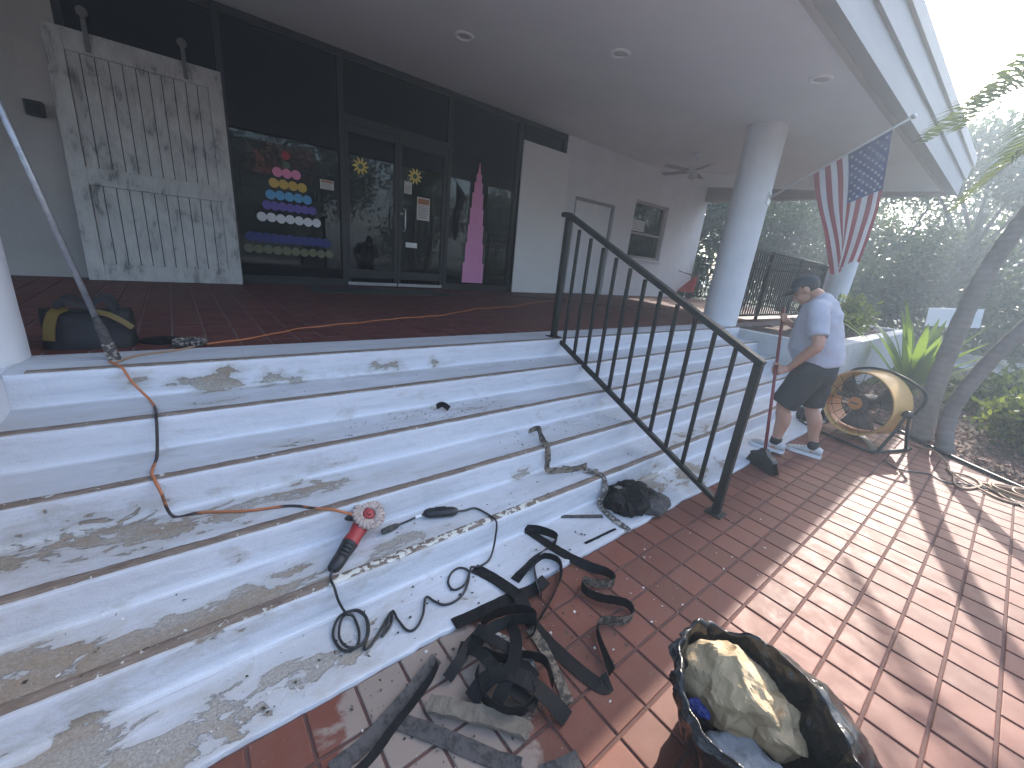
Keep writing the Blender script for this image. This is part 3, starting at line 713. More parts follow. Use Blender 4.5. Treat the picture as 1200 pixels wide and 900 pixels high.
def paper(x0, x1, z0, z1, parent, y, hdr):
    mb = MB(); mb.poly([(x0, y, z0), (x1, y, z0), (x1, y, z1), (x0, y, z1)], (0, -1, 0), .001); o = build(mb, 'notice', SM['paper'], parent)
    mb = MB(); h = z1 - z0; w = x1 - x0
    for i in range(7):
        zz_ = z0 + h * (.1 + .085 * i); mb.poly([(x0 + w * .1, y - .0012, zz_), (x0 + w * (.55 + .35 * random.random()), y - .0012, zz_), (x0 + w * .9, y - .0012, zz_ + h * .02), (x0 + w * .1, y - .0012, zz_ + h * .02)], (0, -1, 0), .0006)
    build(mb, 'print_lines', SM['ink'], o)
    if hdr:
        mb = MB(); mb.poly([(x0 + w * .08, y - .0012, z1 - h * .3), (x1 - w * .08, y - .0012, z1 - h * .3), (x1 - w * .08, y - .0012, z1 - h * .06), (x0 + w * .08, y - .0012, z1 - h * .06)], (0, -1, 0), .0006); build(mb, 'print_heading', SM['print'], o)
paper(2.905, 3.03, 2.235, 2.41, PANES['d1'], 6.4925, False); paper(3.125, 3.35, 1.88, 2.22, PANES['d1'], 6.4925, True); paper(1.69, 1.87, 2.10, 2.22, P1, 6.5015, True)
prof_t = [(.225, .93), (.225, 1.28), (.19, 1.28), (.19, 1.62), (.165, 1.62), (.165, 1.93), (.14, 1.93), (.14, 2.2), (.115, 2.2), (.115, 2.45), (.085, 2.45), (.085, 2.62), (.055, 2.62), (.055, 2.75), (.03, 2.75), (.004, 2.93)]
pts = [(4.27 + w, 6.5015, z) for w, z in prof_t] + [(4.27 - w, 6.5015, z) for w, z in reversed(prof_t)]
mb = MB(); mb.poly(pts[::-1], (0, -1, 0), .0012); o = build(mb, 'sticker', SM['rose'], PANES[3.69]); o['label'] = 'tall pink stepped tower sticker'
# blank white board standing against the right bay
M_BOARD = pmat('white_board', (0.82, 0.81, 0.78), (0.76, 0.75, 0.73), 1.3, .55, bs=.05)
mb = MB(); mb.box((5.12, 6.36, .802), (6.30, 6.39, 3.46), .004, Matrix.Rotation(rad(-1.2), 3, 'X'), (5.7, 6.37, .8))
solo(mb, 'white_board', M_BOARD, (5.7, 6.37, .8), 'tall blank white board leaning on the right bay of the shop front', 'board')

# ------------------------------------------------------------------ planter beside the steps
pl = thing('planter', (9.4, 1.7, 0), 'long low white concrete planter wall to the right of the steps', 'planter')
M_PLW = pmat('planter_paint', (0.56, 0.555, 0.55), (0.44, 0.43, 0.42), 5, .75, bs=.4, bscale=50)
mb = MB(); mb.box((6.535, 1.40, -.05), (12.4, 1.62, .78), .01); build(mb, 'front_wall', M_PLW, pl)
mb = MB(); mb.box((6.535, 1.6205, -.05), (6.72, 2.72, .775), .01); build(mb, 'side_wall', M_PLW, pl)
mb = MB(); mb.box((12.2, 1.6205, -.05), (12.4, 3.0, .775), .01); build(mb, 'end_wall', M_PLW, pl)
mb = MB(); nx, ny = 70, 20; vs = []; fs = []
for j in range(ny):
    for i in range(nx):
        x = 6.715 + 5.5 * i / (nx - 1); y = 1.61 + 1.31 * j / (ny - 1)
        vs.append((x, y, .72 + .04 * mnoise.noise((x * 3, y * 3, 1)) + .02 * mnoise.noise((x * 11, y * 11, 4))))
for j in range(ny - 1):
    for i in range(nx - 1):
        a = j * nx + i; fs.append((a, a + 1, a + nx + 1, a + nx))
mb.add(vs, fs); build(mb, 'soil', M_SOIL, pl, True)

# ------------------------------------------------------------------ black metal fences and the stair railing
def bar(mb, a, b, w, d, up=(0, 0, 1)):
    a, b = V(a), V(b); t = (b - a); L = t.length; t.normalize()
    u = V(up); sd = t.cross(u)
    if sd.length < 1e-4: sd = V((1, 0, 0))
    sd.normalize(); n_ = sd.cross(t)
    mb.obox((a + b) / 2, t, sd, n_, (L / 2, w / 2, d / 2), min(w, d) * .15)
def fence(p0, p1, z0, z1, nb, label, posts):
    t = thing('metal_fence', ((p0[0] + p1[0]) / 2, (p0[1] + p1[1]) / 2, z0), label, 'fence')
    P0, P1_ = V((p0[0], p0[1], 0)), V((p1[0], p1[1], 0)); dv = (P1_ - P0); L = dv.length; dn = dv.normalized()
    for zz_, nm in ((z1, 'top_rail'), (z1 - .17, 'rail'), (z0 + .08, 'rail')):
        mb = MB(); bar(mb, P0 + V((0, 0, zz_)), P1_ + V((0, 0, zz_)), .04, .035); build(mb, nm, M_BLACKMETAL, t)
    bal = None
    for i in range(nb):
        q = P0 + dv * ((i + .5) / nb)
        mb = MB(); mb.box((q.x - .009, q.y - .009, z0 + .07), (q.x + .009, q.y + .009, z1 - .02))
        build(mb, 'baluster', M_BLACKMETAL, t)
    for i in range(posts):
        q = P0 + dv * (i / max(1, posts - 1))
        mb = MB(); mb.box((q.x - .024, q.y - .024, z0), (q.x + .024, q.y + .024, z1 + .03), .004); build(mb, 'post', M_BLACKMETAL, t)
fence((6.93, 3.12), (11.45, 3.12), .8, 1.98, 44, 'black vertical bar fence between the white column and the flag column', 4)
fence((11.93, 3.2), (11.93, 6.35), .8, 1.95, 26, 'black bar fence glimpsed between the wall end and the white column', 3)
mb = MB()
rl = thing('stair_railing', (2.65, 1.8, 0), 'black metal stair railing running down the middle of the steps', 'railing')
RB, RT = V((2.63, .885, 0)), V((2.73, 2.70, .80))
hb, ht = 1.065, 1.075
def rp(s, h): q = RB.lerp(RT, s); return V((q.x, q.y, q.z + h))
mb = MB(); bar(mb, rp(0, 0), rp(0, hb - .02), .05, .05); build(mb, 'post', M_BLACKMETAL, rl)
mb = MB(); bar(mb, rp(1, 0), rp(1, ht - .02), .05, .05); build(mb, 'post', M_BLACKMETAL, rl)
mb = MB(); bar(mb, rp(-.014, hb - .02), rp(1.004, ht), .056, .04); bar(mb, rp(1.0, ht + .002), rp(1, ht + .002) + V((0, .075, 0)), .056, .04); build(mb, 'top_rail', M_BLACKMETAL, rl)
mb = MB(); bar(mb, rp(.013, .075), rp(.987, .02), .036, .036); build(mb, 'bottom_rail', M_BLACKMETAL, rl)
for i in range(11):
    s_ = (i + 1) / 12; mb = MB(); bar(mb, rp(s_, .07 - .045 * s_), rp(s_, hb - .04), .025, .025); build(mb, 'baluster', M_BLACKMETAL, rl)
for q in (RB, RT):
    mb = MB(); mb.box((q.x - .055, q.y - .055, q.z), (q.x + .055, q.y + .055, q.z + .008), .003); build(mb, 'base_plate', M_BLACKMETAL, rl)

# ------------------------------------------------------------------ vegetation
def mat_leaf(name, c1, c2, trans=0.35, rough=0.45, spec=0.35):
    mt, nt, b = nodes_of(name)
    out = nt.nodes['Material Output']
    g = N(nt, 'ShaderNodeNewGeometry')
    r = ramp(nt, g.outputs['Random Per Island'], [(0.0, c1), (1.0, c2)])
    n = noise_node(nt, 1.3, 3); c = mixc(nt, math_n(nt, 'MULTIPLY', n.outputs[0], 0.5), r.outputs[0], tuple(x * .55 for x in c1))
    lk(nt, c, b.inputs['Base Color']); b.inputs['Roughness'].default_value = rough; b.inputs['Specular IOR Level'].default_value = spec
    tl = N(nt, 'ShaderNodeBsdfTranslucent'); c3 = mixc(nt, 0.5, c, (0.20, 0.26, 0.02)); lk(nt, c3, tl.inputs[0])
    mx = N(nt, 'ShaderNodeMixShader'); mx.inputs[0].default_value = trans
    lk(nt, b.outputs[0], mx.inputs[1]); lk(nt, tl.outputs[0], mx.inputs[2]); lk(nt, mx.outputs[0], out.inputs[0])
    return mt
M_LEAF_D = mat_leaf('dark_leaves', (0.017, 0.040, 0.018), (0.042, 0.080, 0.030), 0.28, 0.40, 0.4)
M_LEAF_M = mat_leaf('mid_leaves', (0.026, 0.05, 0.017), (0.06, 0.09, 0.03), 0.3)
M_LEAF_Y = mat_leaf('yellow_green_leaves', (0.09, 0.13, 0.02), (0.20, 0.20, 0.045), 0.45)
M_LEAF_V = mat_leaf('light_leaves', (0.08, 0.14, 0.03), (0.18, 0.24, 0.09), 0.4)
M_BARK = pmat('bark', (0.10, 0.085, 0.07), (0.055, 0.045, 0.038), 12, .9, bs=.8, bd=.02, bscale=25, stretch=(1, 1, .4))
def crown_points(lobes, n, rng, shell=0.55):
    w = np.array([l[3] * l[4] * l[5] for l in lobes]); w = w / w.sum()
    idx = rng.choice(len(lobes), n, p=w); out = np.zeros((n, 3))
    for k, l in enumerate(lobes):
        m_ = idx == k; c = m_.sum(); d = rng.normal(size=(c, 3)); d /= np.linalg.norm(d, axis=1, keepdims=True)
        r = (shell + (1 - shell) * rng.uniform(0, 1, (c, 1)) ** .6) * (1 + .18 * rng.normal(size=(c, 1)))
        out[m_] = np.array(l[:3]) + d * r * np.array(l[3:6])
    return out
def twig_clusters(pts, per, spread, rng):
    return (pts[:, None, :] + rng.normal(size=(len(pts), per, 3)) * spread).reshape(-1, 3)
def tree(x, y, h, rx, seed, mat, label, group, nleaf=2200, leaf=0.16, trunk_r=.16, name='tree', low=0.25):
    rng = np.random.default_rng(seed); rs = random.Random(seed)
    t = thing(name, (x, y, -.05), label, 'tree', group)
    mb = MB(); top = V((x + rs.uniform(-.4, .4), y + rs.uniform(-.4, .4), h * .62))
    mb.tube(catmull([(x, y, -.05), (x + rs.uniform(-.2, .2), y + rs.uniform(-.2, .2), h * .3), top], 5), [trunk_r * (1 - .6 * i / 10) for i in range(11)], 8)
    build(mb, 'trunk', M_BARK, t, True)
    lobes = []
    for k in range(9):
        a = rs.uniform(0, 6.28); rr = rs.uniform(.2, .75) * rx; lz = h * rs.uniform(low, .88)
        s = rx * rs.uniform(.35, .6) * (1.15 - .5 * lz / h)
        c = (x + rr * math.cos(a), y + rr * math.sin(a), lz)
        lobes.append((*c, s, s, s * .75))
        mb = MB(); b0 = V((x, y, h * rs.uniform(.2, .45))).lerp(top, .3)
        mb.tube([b0, b0.lerp(V(c), .55) + V((0, 0, .1)), V(c)], [trunk_r * .4, trunk_r * .25, trunk_r * .1], 5); build(mb, 'limb', M_BARK, t, True)
    lobes.append((x, y, h * .9, rx * .4, rx * .4, h * .12))
    pts = twig_clusters(crown_points(lobes, nleaf, rng), 6, leaf * .8, rng)
    q = leaf_quads(pts, leaf, .48, up=.1, rng=rng)
    quads_mesh('crown', q, mat, t, (x, y, -.05))
    return t
GT = 'trees behind the porch'
specs = [ # x, y, h, rx, mat, label
 (17.5, 1.5, 6.2, 2.5, M_LEAF_D, 'dark broadleaf tree behind the leaning palm trunk at the right edge'),
 (19.5, 3.6, 5.6, 2.6, M_LEAF_D, 'dark broadleaf tree behind the hanging flag and the white sign'),
 (21.0, -2.0, 6.5, 2.8, M_LEAF_D, 'dark broadleaf tree at the far right edge behind the shrubs'),
 (18.8, 6.2, 7.2, 2.8, M_LEAF_D, 'tall dark tree seen over the black fence beside the white column'),
 (19.0, 11.2, 8.5, 3.0, M_LEAF_D, 'tall dark tree glimpsed between the wall end and the white column'),
 (24.0, 0.6, 9.0, 3.4, M_LEAF_M, 'lighter green tree rising behind the palm fronds at top right'),
 (25.0, 8.0, 10, 3.6, M_LEAF_D, 'far dark tree behind the black fence'),
 (16.4, 9.0, 6.0, 2.0, M_LEAF_D, 'dark bushy tree just beyond the far end of the porch')]
for i, (x, y, h, rx, mt_, lab) in enumerate(specs): tree(x, y, h, rx, 100 + i, mt_, lab, GT, low=.12)
# understorey: a dense wood edge behind them that reads as one mass
rng = np.random.default_rng(5); n = 9000
pts = np.stack([rng.uniform(20, 27, n), rng.uniform(-9, 17, n), np.zeros(n)], 1)
pts[:, 2] = rng.uniform(0, 1, n) ** .8 * (3.4 + 1.2 * np.array([mnoise.noise((p[0] * .3, p[1] * .4, 0)) for p in pts]) + np.clip(pts[:, 1] - 4, 0, 5))
q = leaf_quads(twig_clusters(pts, 4, .2, rng), .26, .5, up=.1, rng=rng)
set_props(quads_mesh('woodland', q, M_LEAF_D), 'dense dark undergrowth behind the trees beyond the porch', 'undergrowth', kind='stuff')
# trees and a red roofed house across the yard, mirrored in the shop glass
for i, (x, y, h, rx) in enumerate(((7.5, -17, 8.5, 3.6), (13, -15, 9, 3.6), (19, -13, 9, 4), (-1.5, -19, 9.5, 3.0), (-9, -15, 9, 4), (26, -9, 8, 4), (2.6, -21.5, 11, 3.2))):
    tree(x, y, h, rx, 300 + i, M_LEAF_D, ['dark tree mirrored at the left side of the door glass', 'dark tree mirrored in the right door leaf', 'dark tree mirrored behind the pink tower sticker', 'dark tree mirrored at the left edge of the dotted pane', 'dark tree mirrored beside the leaning barn door', 'dark tree mirrored next to the blank white board', 'tallest dark tree mirrored above the dot stickers'][i], 'trees across the yard', nleaf=900, leaf=.3, low=.15)
hs = thing('house', (1, -28, 0), 'house with a red tiled roof mirrored in the shop glass', 'house')
M_HW = pmat('house_wall', (.5, .47, .43), (.44, .41, .38), 2, .8); M_RT = pmat('red_roof', (.36, .075, .04), (.28, .055, .03), 9, .8, bs=.5, stretch=(6, 1, 1))
mb = MB(); mb.box((-9, -33, -.05), (9.5, -26, 5.6)); build(mb, 'wall', M_HW, hs)
mb = MB(); mb.add([(-9.8, -25.2, 5.4), (10.3, -25.2, 5.4), (10.3, -29.5, 8.2), (-9.8, -29.5, 8.2), (10.3, -33.8, 5.4), (-9.8, -33.8, 5.4)], [(0, 1, 2, 3), (3, 2, 4, 5), (1, 4, 2), (0, 3, 5), (0, 5, 4, 1)]); build(mb, 'roof', M_RT, hs)
for i in range(5):
    mb = MB(); mb.box((-7.5 + i * 3.3, -26.05, 1.2), (-5.9 + i * 3.3, -25.98, 2.8)); build(mb, 'window', M_FRAME, hs)

# palms -----------------------------------------------------------------
def mat_palm_trunk():
    mt, nt, b = nodes_of('palm_trunk')
    g = N(nt, 'ShaderNodeNewGeometry'); n1 = noise_node(nt, 18, 6, vec=g.outputs['Position']); n2 = noise_node(nt, 4, 5, vec=g.outputs['Position'])
    w = N(nt, 'ShaderNodeTexWave', wave_type='BANDS', bands_direction='Z'); w.inputs['Scale'].default_value = 4.5; w.inputs['Distortion'].default_value = 3.5; w.inputs['Detail'].default_value = 3; lk(nt, g.outputs['Position'], w.inputs[0])
    c = ramp(nt, n2.outputs[0], [(.3, (.17, .145, .12)), (.7, (.27, .24, .21))]).outputs[0]
    c = mixc(nt, math_n(nt, 'MULTIPLY', w.outputs['Fac'], .15), c, (.09, .075, .06)); c = mixc(nt, math_n(nt, 'MULTIPLY', n1.outputs[0], .4), c, (.12, .10, .085))
    lk(nt, c, b.inputs['Base Color']); b.inputs['Roughness'].default_value = .9
    bump(nt, b, math_n(nt, 'ADD', math_n(nt, 'MULTIPLY', w.outputs['Fac'], .25), n1.outputs[0]), .8, .012); return mt
M_PT = mat_palm_trunk()
def frond(parent, root, tip, sag, nl, ll, mat, name='frond', twist=0.0, seed=1, vee=.5):
    rs = random.Random(seed); root, tip = V(root), V(tip); mid = root.lerp(tip, .5) + V((0, 0, sag))
    spine = catmull([root, mid, tip], 12); mb = MB(); mb.tube(spine, [.011 * (1 - .85 * i / (len(spine) - 1)) for i in range(len(spine))], 5)
    n_ = len(spine)
    for i in range(nl):
        s = .10 + .88 * i / (nl - 1); f = s * (n_ - 1); k = min(int(f), n_ - 2); p = spine[k].lerp(spine[k + 1], f - k); t = (spine[k + 1] - spine[k]).normalized()
        up = V((0, 0, 1)); sd = t.cross(up).normalized(); un = sd.cross(t)
        L = ll * (math.sin(math.pi * (.14 + .80 * s)) ** .7) * rs.uniform(.88, 1.1)
        for sg in (-1, 1):
            d = (sd * sg * (1 - vee * .3) + t * (.55 + .5 * s) + un * (vee + twist * sg) + V((rs.uniform(-.1, .1), rs.uniform(-.1, .1), rs.uniform(-.1, .1)))).normalized()
            w = .0155; wn_ = t
            a = p; b_ = p + d * L * .5 + V((0, 0, -.02 * L)); c_ = p + d * L + V((0, 0, -.28 * L))
            mb.add([a - wn_ * w * .5, a + wn_ * w * .5, b_ + wn_ * w, b_ - wn_ * w, c_], [(0, 1, 2, 3), (3, 2, 4)])
    return build(mb, name, mat, parent)
pm = thing('palm_tree', (6.26, .31, 0), 'palm with the thicker rough trunk beside the drum fan', 'palm', 'palms in the bark bed')
tr = catmull([(6.28, .31, -.06), (6.40, .38, .62), (6.55, .40, 1.5), (6.62, .34, 2.1), (6.66, .22, 2.6), (6.74, -.02, 3.15)], 8)
mb = MB(); rs_ = []
for i, p in enumerate(tr):
    s = i / (len(tr) - 1); rs_.append(.088 * (1 - .28 * s) + .02 * max(0, .12 - s) / .12 * .8 + .004 * math.sin(i * 2.4))
mb.tube(tr, rs_, 18); build(mb, 'trunk', M_PT, pm, True)
C1 = V((6.74, -.02, 3.12))
FR = [((6.50, .80, 2.40), .28, M_LEAF_Y), ((6.35, 1.20, 3.05), .42, M_LEAF_M), ((6.6, 1.0, 3.2), .62, M_LEAF_M), ((6.0, .35, 3.75), .35, M_LEAF_V), ((5.7, -.7, 2.9), .5, M_LEAF_Y), ((7.7, -.6, 3.1), .5, M_LEAF_M), ((6.5, -1.15, 3.1), .5, M_LEAF_M), ((7.4, .3, 3.9), .3, M_LEAF_V), ((5.95, .5, 2.75), .45, M_LEAF_M)]
for i, (tp, sg, mt_) in enumerate(FR): frond(pm, C1 + V((0, 0, .03 * i)), tp, sg, 36, .44 if i not in (1, 2) else .50, mt_, seed=20 + i, vee=.5 if i not in (1, 2) else .95)
pm2 = thing('palm_tree', (6.05, .09, 0), 'slimmer palm trunk leaning out of the right edge of the picture', 'palm', 'palms in the bark bed')
tr = catmull([(6.06, .09, -.06), (6.10, .17, .3), (6.12, .16, .6), (6.16, .06, 1.05), (6.21, -.06, 1.4), (6.36, -.36, 2.2), (6.46, -.62, 2.9)], 7)
mb = MB(); mb.tube(tr, [.072 * (1 - .3 * i / (len(tr) - 1)) + (.012 if i < 3 else 0) + .003 * math.sin(i * 2.1) for i in range(len(tr))], 16); build(mb, 'trunk', M_PT, pm2, True)
C2 = V((6.46, -.62, 2.88))
for i, (tp, sg) in enumerate((((5.5, -.2, 2.5), .45), ((6.2, .3, 3.1), .45), ((7.3, -.2, 3.2), .4), ((7.2, -1.4, 2.9), .45), ((5.9, -1.6, 2.8), .5), ((6.3, -.9, 3.9), .2), ((5.6, -1.0, 3.2), .4))): frond(pm2, C2 + V((0, 0, .03 * i)), tp, sg, 30, .36, (M_LEAF_M, M_LEAF_V, M_LEAF_Y)[i % 3], seed=50 + i)
# plant with long strap leaves
def strap_plant(x, y, z, leaves, L, w, mat, label, group=None, seed=1, spread=1.0):
    rs = random.Random(seed); t = thing('strap_leaf_plant', (x, y, z), label, 'plant', group)
    for k in range(leaves):
        a = 2 * math.pi * k / leaves + rs.uniform(-.35, .35); tl = rs.uniform(.25, 1.0) * spread; Lk = L * rs.uniform(.75, 1.1)
        d = V((math.cos(a) * tl, math.sin(a) * tl, 1)).normalized(); pts = []; n_ = 9
        for i in range(n_):
            s = i / (n_ - 1); p = V((x, y, z)) + d * Lk * s + V((math.cos(a), math.sin(a), 0)) * (.25 * Lk * s * s * tl) - V((0, 0, .22 * Lk * s ** 3 * tl))
            pts.append(p)
        sd = V((-math.sin(a), math.cos(a), 0)); vs = []; fs = []
        for i, p in enumerate(pts):
            s = i / (n_ - 1); ww = w * (.45 + 1.6 * s - 2.05 * s * s) * (1 if s < .97 else .15)
            nrm = V((math.cos(a), math.sin(a), 0)); vs += [p - sd * ww + nrm * -.25 * ww, p, p + sd * ww + nrm * -.25 * ww]
        for i in range(n_ - 1):
            for j in range(2): q_ = i * 3 + j; fs.append((q_, q_ + 1, q_ + 4, q_ + 3))
        mb = MB(); mb.add(vs, fs); build(mb, 'leaf', mat, t, True)
    return t
M_STRAP = mat_leaf('strap_leaves', (.08, .17, .02), (.14, .25, .045), .5, .35)
strap_plant(8.7, .80, .02, 26, 1.5, .085, M_STRAP, 'bright green plant with long strap leaves behind the palm trunks', seed=4, spread=.85)
def shrub(x, y, z, rx, ry, rz, n, leaf, mats, label, group, seed, name='shrub'):
    rng = np.random.default_rng(seed); t = thing(name, (x, y, z), label, 'shrub', group)
    lobes = [(x + rng.uniform(-.5, .5) * rx, y + rng.uniform(-.5, .5) * ry, z + rz * rng.uniform(.3, .75), rx * .55, ry * .55, rz * .42) for _ in range(7)]
    mb = MB()
    for l in lobes: mb.tube([(x, y, z - .02), (x * .5 + l[0] * .5, y * .5 + l[1] * .5, z + rz * .3), l[:3]], [.012, .008, .004], 5)
    build(mb, 'stems', M_BARK, t)
    for k, mt_ in enumerate(mats):
        pts = crown_points(lobes, n // len(mats), rng, .3); q = leaf_quads(pts, leaf, .5, up=.5, rng=rng); quads_mesh('foliage', q, mt_, t, (x, y, z))
    return t
GS = 'low shrubs in the bark bed'
shrub(7.0, -.42, .0, .55, .5, .62, 2600, .075, [M_LEAF_Y, M_LEAF_M], 'yellow green croton shrub at the right edge beside the bark', GS, 61)
shrub(6.6, -1.1, .0, .5, .5, .55, 2000, .075, [M_LEAF_Y, M_LEAF_D], 'dark speckled shrub cut by the right edge above the coiled cord', GS, 62)
shrub(8.6, -.15, .0, .6, .5, .7, 1800, .11, [M_LEAF_V, M_LEAF_M], 'leafy green shrub between the palm trunks and the strap leaf plant', GS, 63)
shrub(10.2, -.6, .0, .9, .8, .8, 2200, .11, [M_LEAF_M, M_LEAF_D], 'dark green shrub at the back right of the bed', GS, 64)
shrub(8.0, -1.3, .0, .8, .7, .8, 2200, .09, [M_LEAF_D, M_LEAF_M], 'shaded shrub behind the croton at the right edge', GS, 65)
GP = 'young shrubs in the planter'
shrub(10.2, 2.1, .72, .42, .42, .62, 700, .10, [M_LEAF_V, M_LEAF_Y], 'small pale leafed shrub in the planter right of the sweeper', GP, 71)
shrub(9.2, 1.95, .72, .38, .32, .40, 600, .07, [M_LEAF_V, M_LEAF_M], 'low pale bush in the planter just behind the sweeper', GP, 72)
shrub(11.2, 2.2, .72, .40, .36, .42, 500, .07, [M_LEAF_M, M_LEAF_Y], 'low bush at the far end of the planter', GP, 73)
# grass between bed and path
n = 7000; rng = np.random.default_rng(9); p_ = np.stack([rng.uniform(8.8, 12.6, n), rng.uniform(-.2, 1.35, n), np.full(n, .0)], 1)
q = leaf_quads(p_, .075, .12, up=2.5, rng=rng); set_props(quads_mesh('grass', q, M_LEAF_Y), 'short grass beside the planter wall end', 'grass', kind='stuff')
# white sign board
t = thing('sign_board', (13.2, .95, 0), 'blank white sign board seen behind the palm trunk', 'sign')
mb = MB(); mb.obox((13.2, .95, 1.15), (.25, -1, .12), (0, .12, 1), (1, .25, 0), (.42, .20, .012), .003); build(mb, 'panel', M_WHITE, t)
for dy in (-.22, .22):
    mb = MB(); mb.tube([(13.22, .95 + dy, -.03), (13.22, .95 + dy, 1.1)], .02, 8); build(mb, 'post', M_ALU, t)

# ------------------------------------------------------------------ flag on its pole
fl = thing('flag', (6.62, 2.7, 2.6), 'striped flag with white stars on blue hanging from a slanted pole', 'flag')
TP, BP = V((6.72, 1.47, 3.42)), V((6.64, 2.73, 2.60))
mb = MB(); mb.tube([BP, TP], .013, 10); build(mb, 'pole', pmat('pole_white', (.55, .55, .55), None, 5, .4), fl, True)
mb = MB(); ellipsoid(mb, TP + (TP - BP).normalized() * .03, (.028, .028, .028)); build(mb, 'finial', M_ALU, fl, True)
mb = MB(); mb.tube([BP + (BP - TP).normalized() * .01, BP.lerp(TP, .08)], .024, 10); mb.box((6.58, 2.70, 2.52), (6.68, 2.725, 2.68), .004); build(mb, 'bracket', M_ALU, fl)
NU, NV = 52, 66
def flag_pt(u, v):
    a = TP.lerp(BP, .10); b_ = TP.lerp(BP, .63)
    top = a.lerp(b_, u)
    xb = 1.50 + .27 * u + .05 * math.sin(u * 6.0)
    bot = V((6.70 + .10 * math.sin(u * 9.5), xb, 1.83 - .13 * u + .04 * math.sin(u * 12)))
    s = v ** .9; p = top.lerp(bot, s)
    fold = math.sin(math.pi * min(1, v * 1.4)) * .5 + .5 * v
    p.x += .075 * fold * math.sin(u * 11 + v * 2.2) + .02 * math.sin(v * 7 + u * 3)
    p.y += .035 * fold * math.sin(u * 8 + 1.0 + v * 3) - .07 * math.sin(math.pi * v) * (1 - u)
    return p
vs = []; fs = []; mi = []
for j in range(NV + 1):
    for i in range(NU + 1): vs.append(flag_pt(i / NU, j / NV))
for j in range(NV):
    for i in range(NU):
        a = j * (NU + 1) + i; fs.append((a, a + 1, a + NU + 2, a + NU + 1))
        stripe = int((i + .5) / NU * 13); can = (i + .5) / NU < 7 / 13 and (j + .5) / NV < .40
        mi.append(2 if can else (0 if stripe % 2 == 0 else 1))
def cloth(name, c):
    mt, nt, b = nodes_of(name); out = nt.nodes['Material Output']
    n_ = noise_node(nt, 300, 2); c_ = mixc(nt, math_n(nt, 'MULTIPLY', n_.outputs[0], .3), c, tuple(x * .8 for x in c)); lk(nt, c_, b.inputs['Base Color']); b.inputs['Roughness'].default_value = .8
    tl = N(nt, 'ShaderNodeBsdfTranslucent'); lk(nt, c_, tl.inputs[0]); mx = N(nt, 'ShaderNodeMixShader'); mx.inputs[0].default_value = .4
    lk(nt, b.outputs[0], mx.inputs[1]); lk(nt, tl.outputs[0], mx.inputs[2]); lk(nt, mx.outputs[0], out.inputs[0]); return mt
FM = [cloth('flag_red', (.27, .045, .06)), cloth('flag_white', (.56, .56, .58)), cloth('flag_blue', (.025, .04, .14))]
mb = MB(); mb.v = [tuple(p) for p in vs]; mb.f = fs; mb.mi = mi
cl = build(mb, 'cloth', FM, fl, True)
mb = MB()
for r in range(9):
    for c_ in range(6 if r % 2 == 0 else 5):
        uu = (r + 1) / 10 * 7 / 13; vv = ((c_ + .5 + (0 if r % 2 == 0 else .5)) / 6) * .40
        p = flag_pt(uu, vv); du = (flag_pt(uu + .01, vv) - p).normalized(); dv = (flag_pt(uu, vv + .01) - p); dv = (dv - du * dv.dot(du)).normalized(); nn = du.cross(dv)
        for sg in (-1, 1):
            q_ = [p + nn * sg * .004 + (du * math.cos(2 * math.pi * k / 10 + .3) + dv * math.sin(2 * math.pi * k / 10 + .3)) * (.022 if k % 2 == 0 else .009) for k in range(10)]
            mb.add(q_, [tuple(range(10)) if sg > 0 else tuple(range(9, -1, -1))])
so = build(mb, 'stars', FM[1], cl); so['kind'] = 'stuff'

# ------------------------------------------------------------------ leaning barn door
bd = thing('barn_door', (-.02, 6.25, .8), 'distressed white wooden barn door leaning against the shop front', 'door')
def mat_distress():
    mt, nt, b = nodes_of('distressed_paint')
    tc = N(nt, 'ShaderNodeTexCoord').outputs['Object']
    n1 = noise_node(nt, 4.5, 8, .65, vec=tc, stretch=(1.6, 1, .8), dist=.4); n2 = noise_node(nt, 30, 5, vec=tc, stretch=(4, 1, .25))
    s = math_n(nt, 'ADD', math_n(nt, 'MULTIPLY', n1.outputs[0], .72), math_n(nt, 'MULTIPLY', n2.outputs[0], .28))
    m_ = ramp(nt, s, [(.545, 0), (.64, .85)]); m2 = ramp(nt, s, [(.38, 0), (.58, .6)])
    c = mixc(nt, m2.outputs[0], (.55, .54, .51), (.30, .29, .28)); c = mixc(nt, m_.outputs[0], c, (.13, .125, .125))
    lk(nt, c, b.inputs['Base Color']); b.inputs['Roughness'].default_value = .7; bump(nt, b, n2.outputs[0], .3, .004); return mt
M_DIST = mat_distress()
BW0, BW1, BH = -.715, .655, 2.33
lean = math.atan2(.20, BH)
BR = Matrix.Rotation(-lean, 3, 'X')       # top leans towards +Y
def bpt(p): q = BR @ V((p[0], p[1], p[2])); return V((q.x, q.y + 6.22, q.z + .803))
def bbox(a, b, bev=.004):
    t = MB().box(a, b, bev); return MB().add([bpt(p) for p in t.v], t.f)
st = .13
for a, b, nm in (((BW0, 0, 0), (BW0 + st, .045, BH), 'stile'), ((BW1 - st, 0, 0), (BW1, .045, BH), 'stile'),
                 ((BW0 + st, .001, BH - .19), (BW1 - st, .044, BH), 'top_rail'), ((BW0 + st, .001, 0), (BW1 - st, .044, .17), 'bottom_rail'), ((BW0 + st, .001, .95), (BW1 - st, .044, 1.12), 'middle_rail')):
    build(bbox(a, b), nm, M_DIST, bd)
npl = 11; pw = (BW1 - BW0 - 2 * st) / npl
for row, (za, zb) in enumerate(((.17, .95), (1.12, BH - .19))):
    for k in range(npl):
        x = BW0 + st + pw * k; g_ = .0035; dy = random.uniform(0, .002)
        build(bbox((x + g_, .020 + dy, za), (x + pw - g_, .036, zb), .003), 'plank', M_DIST, bd)
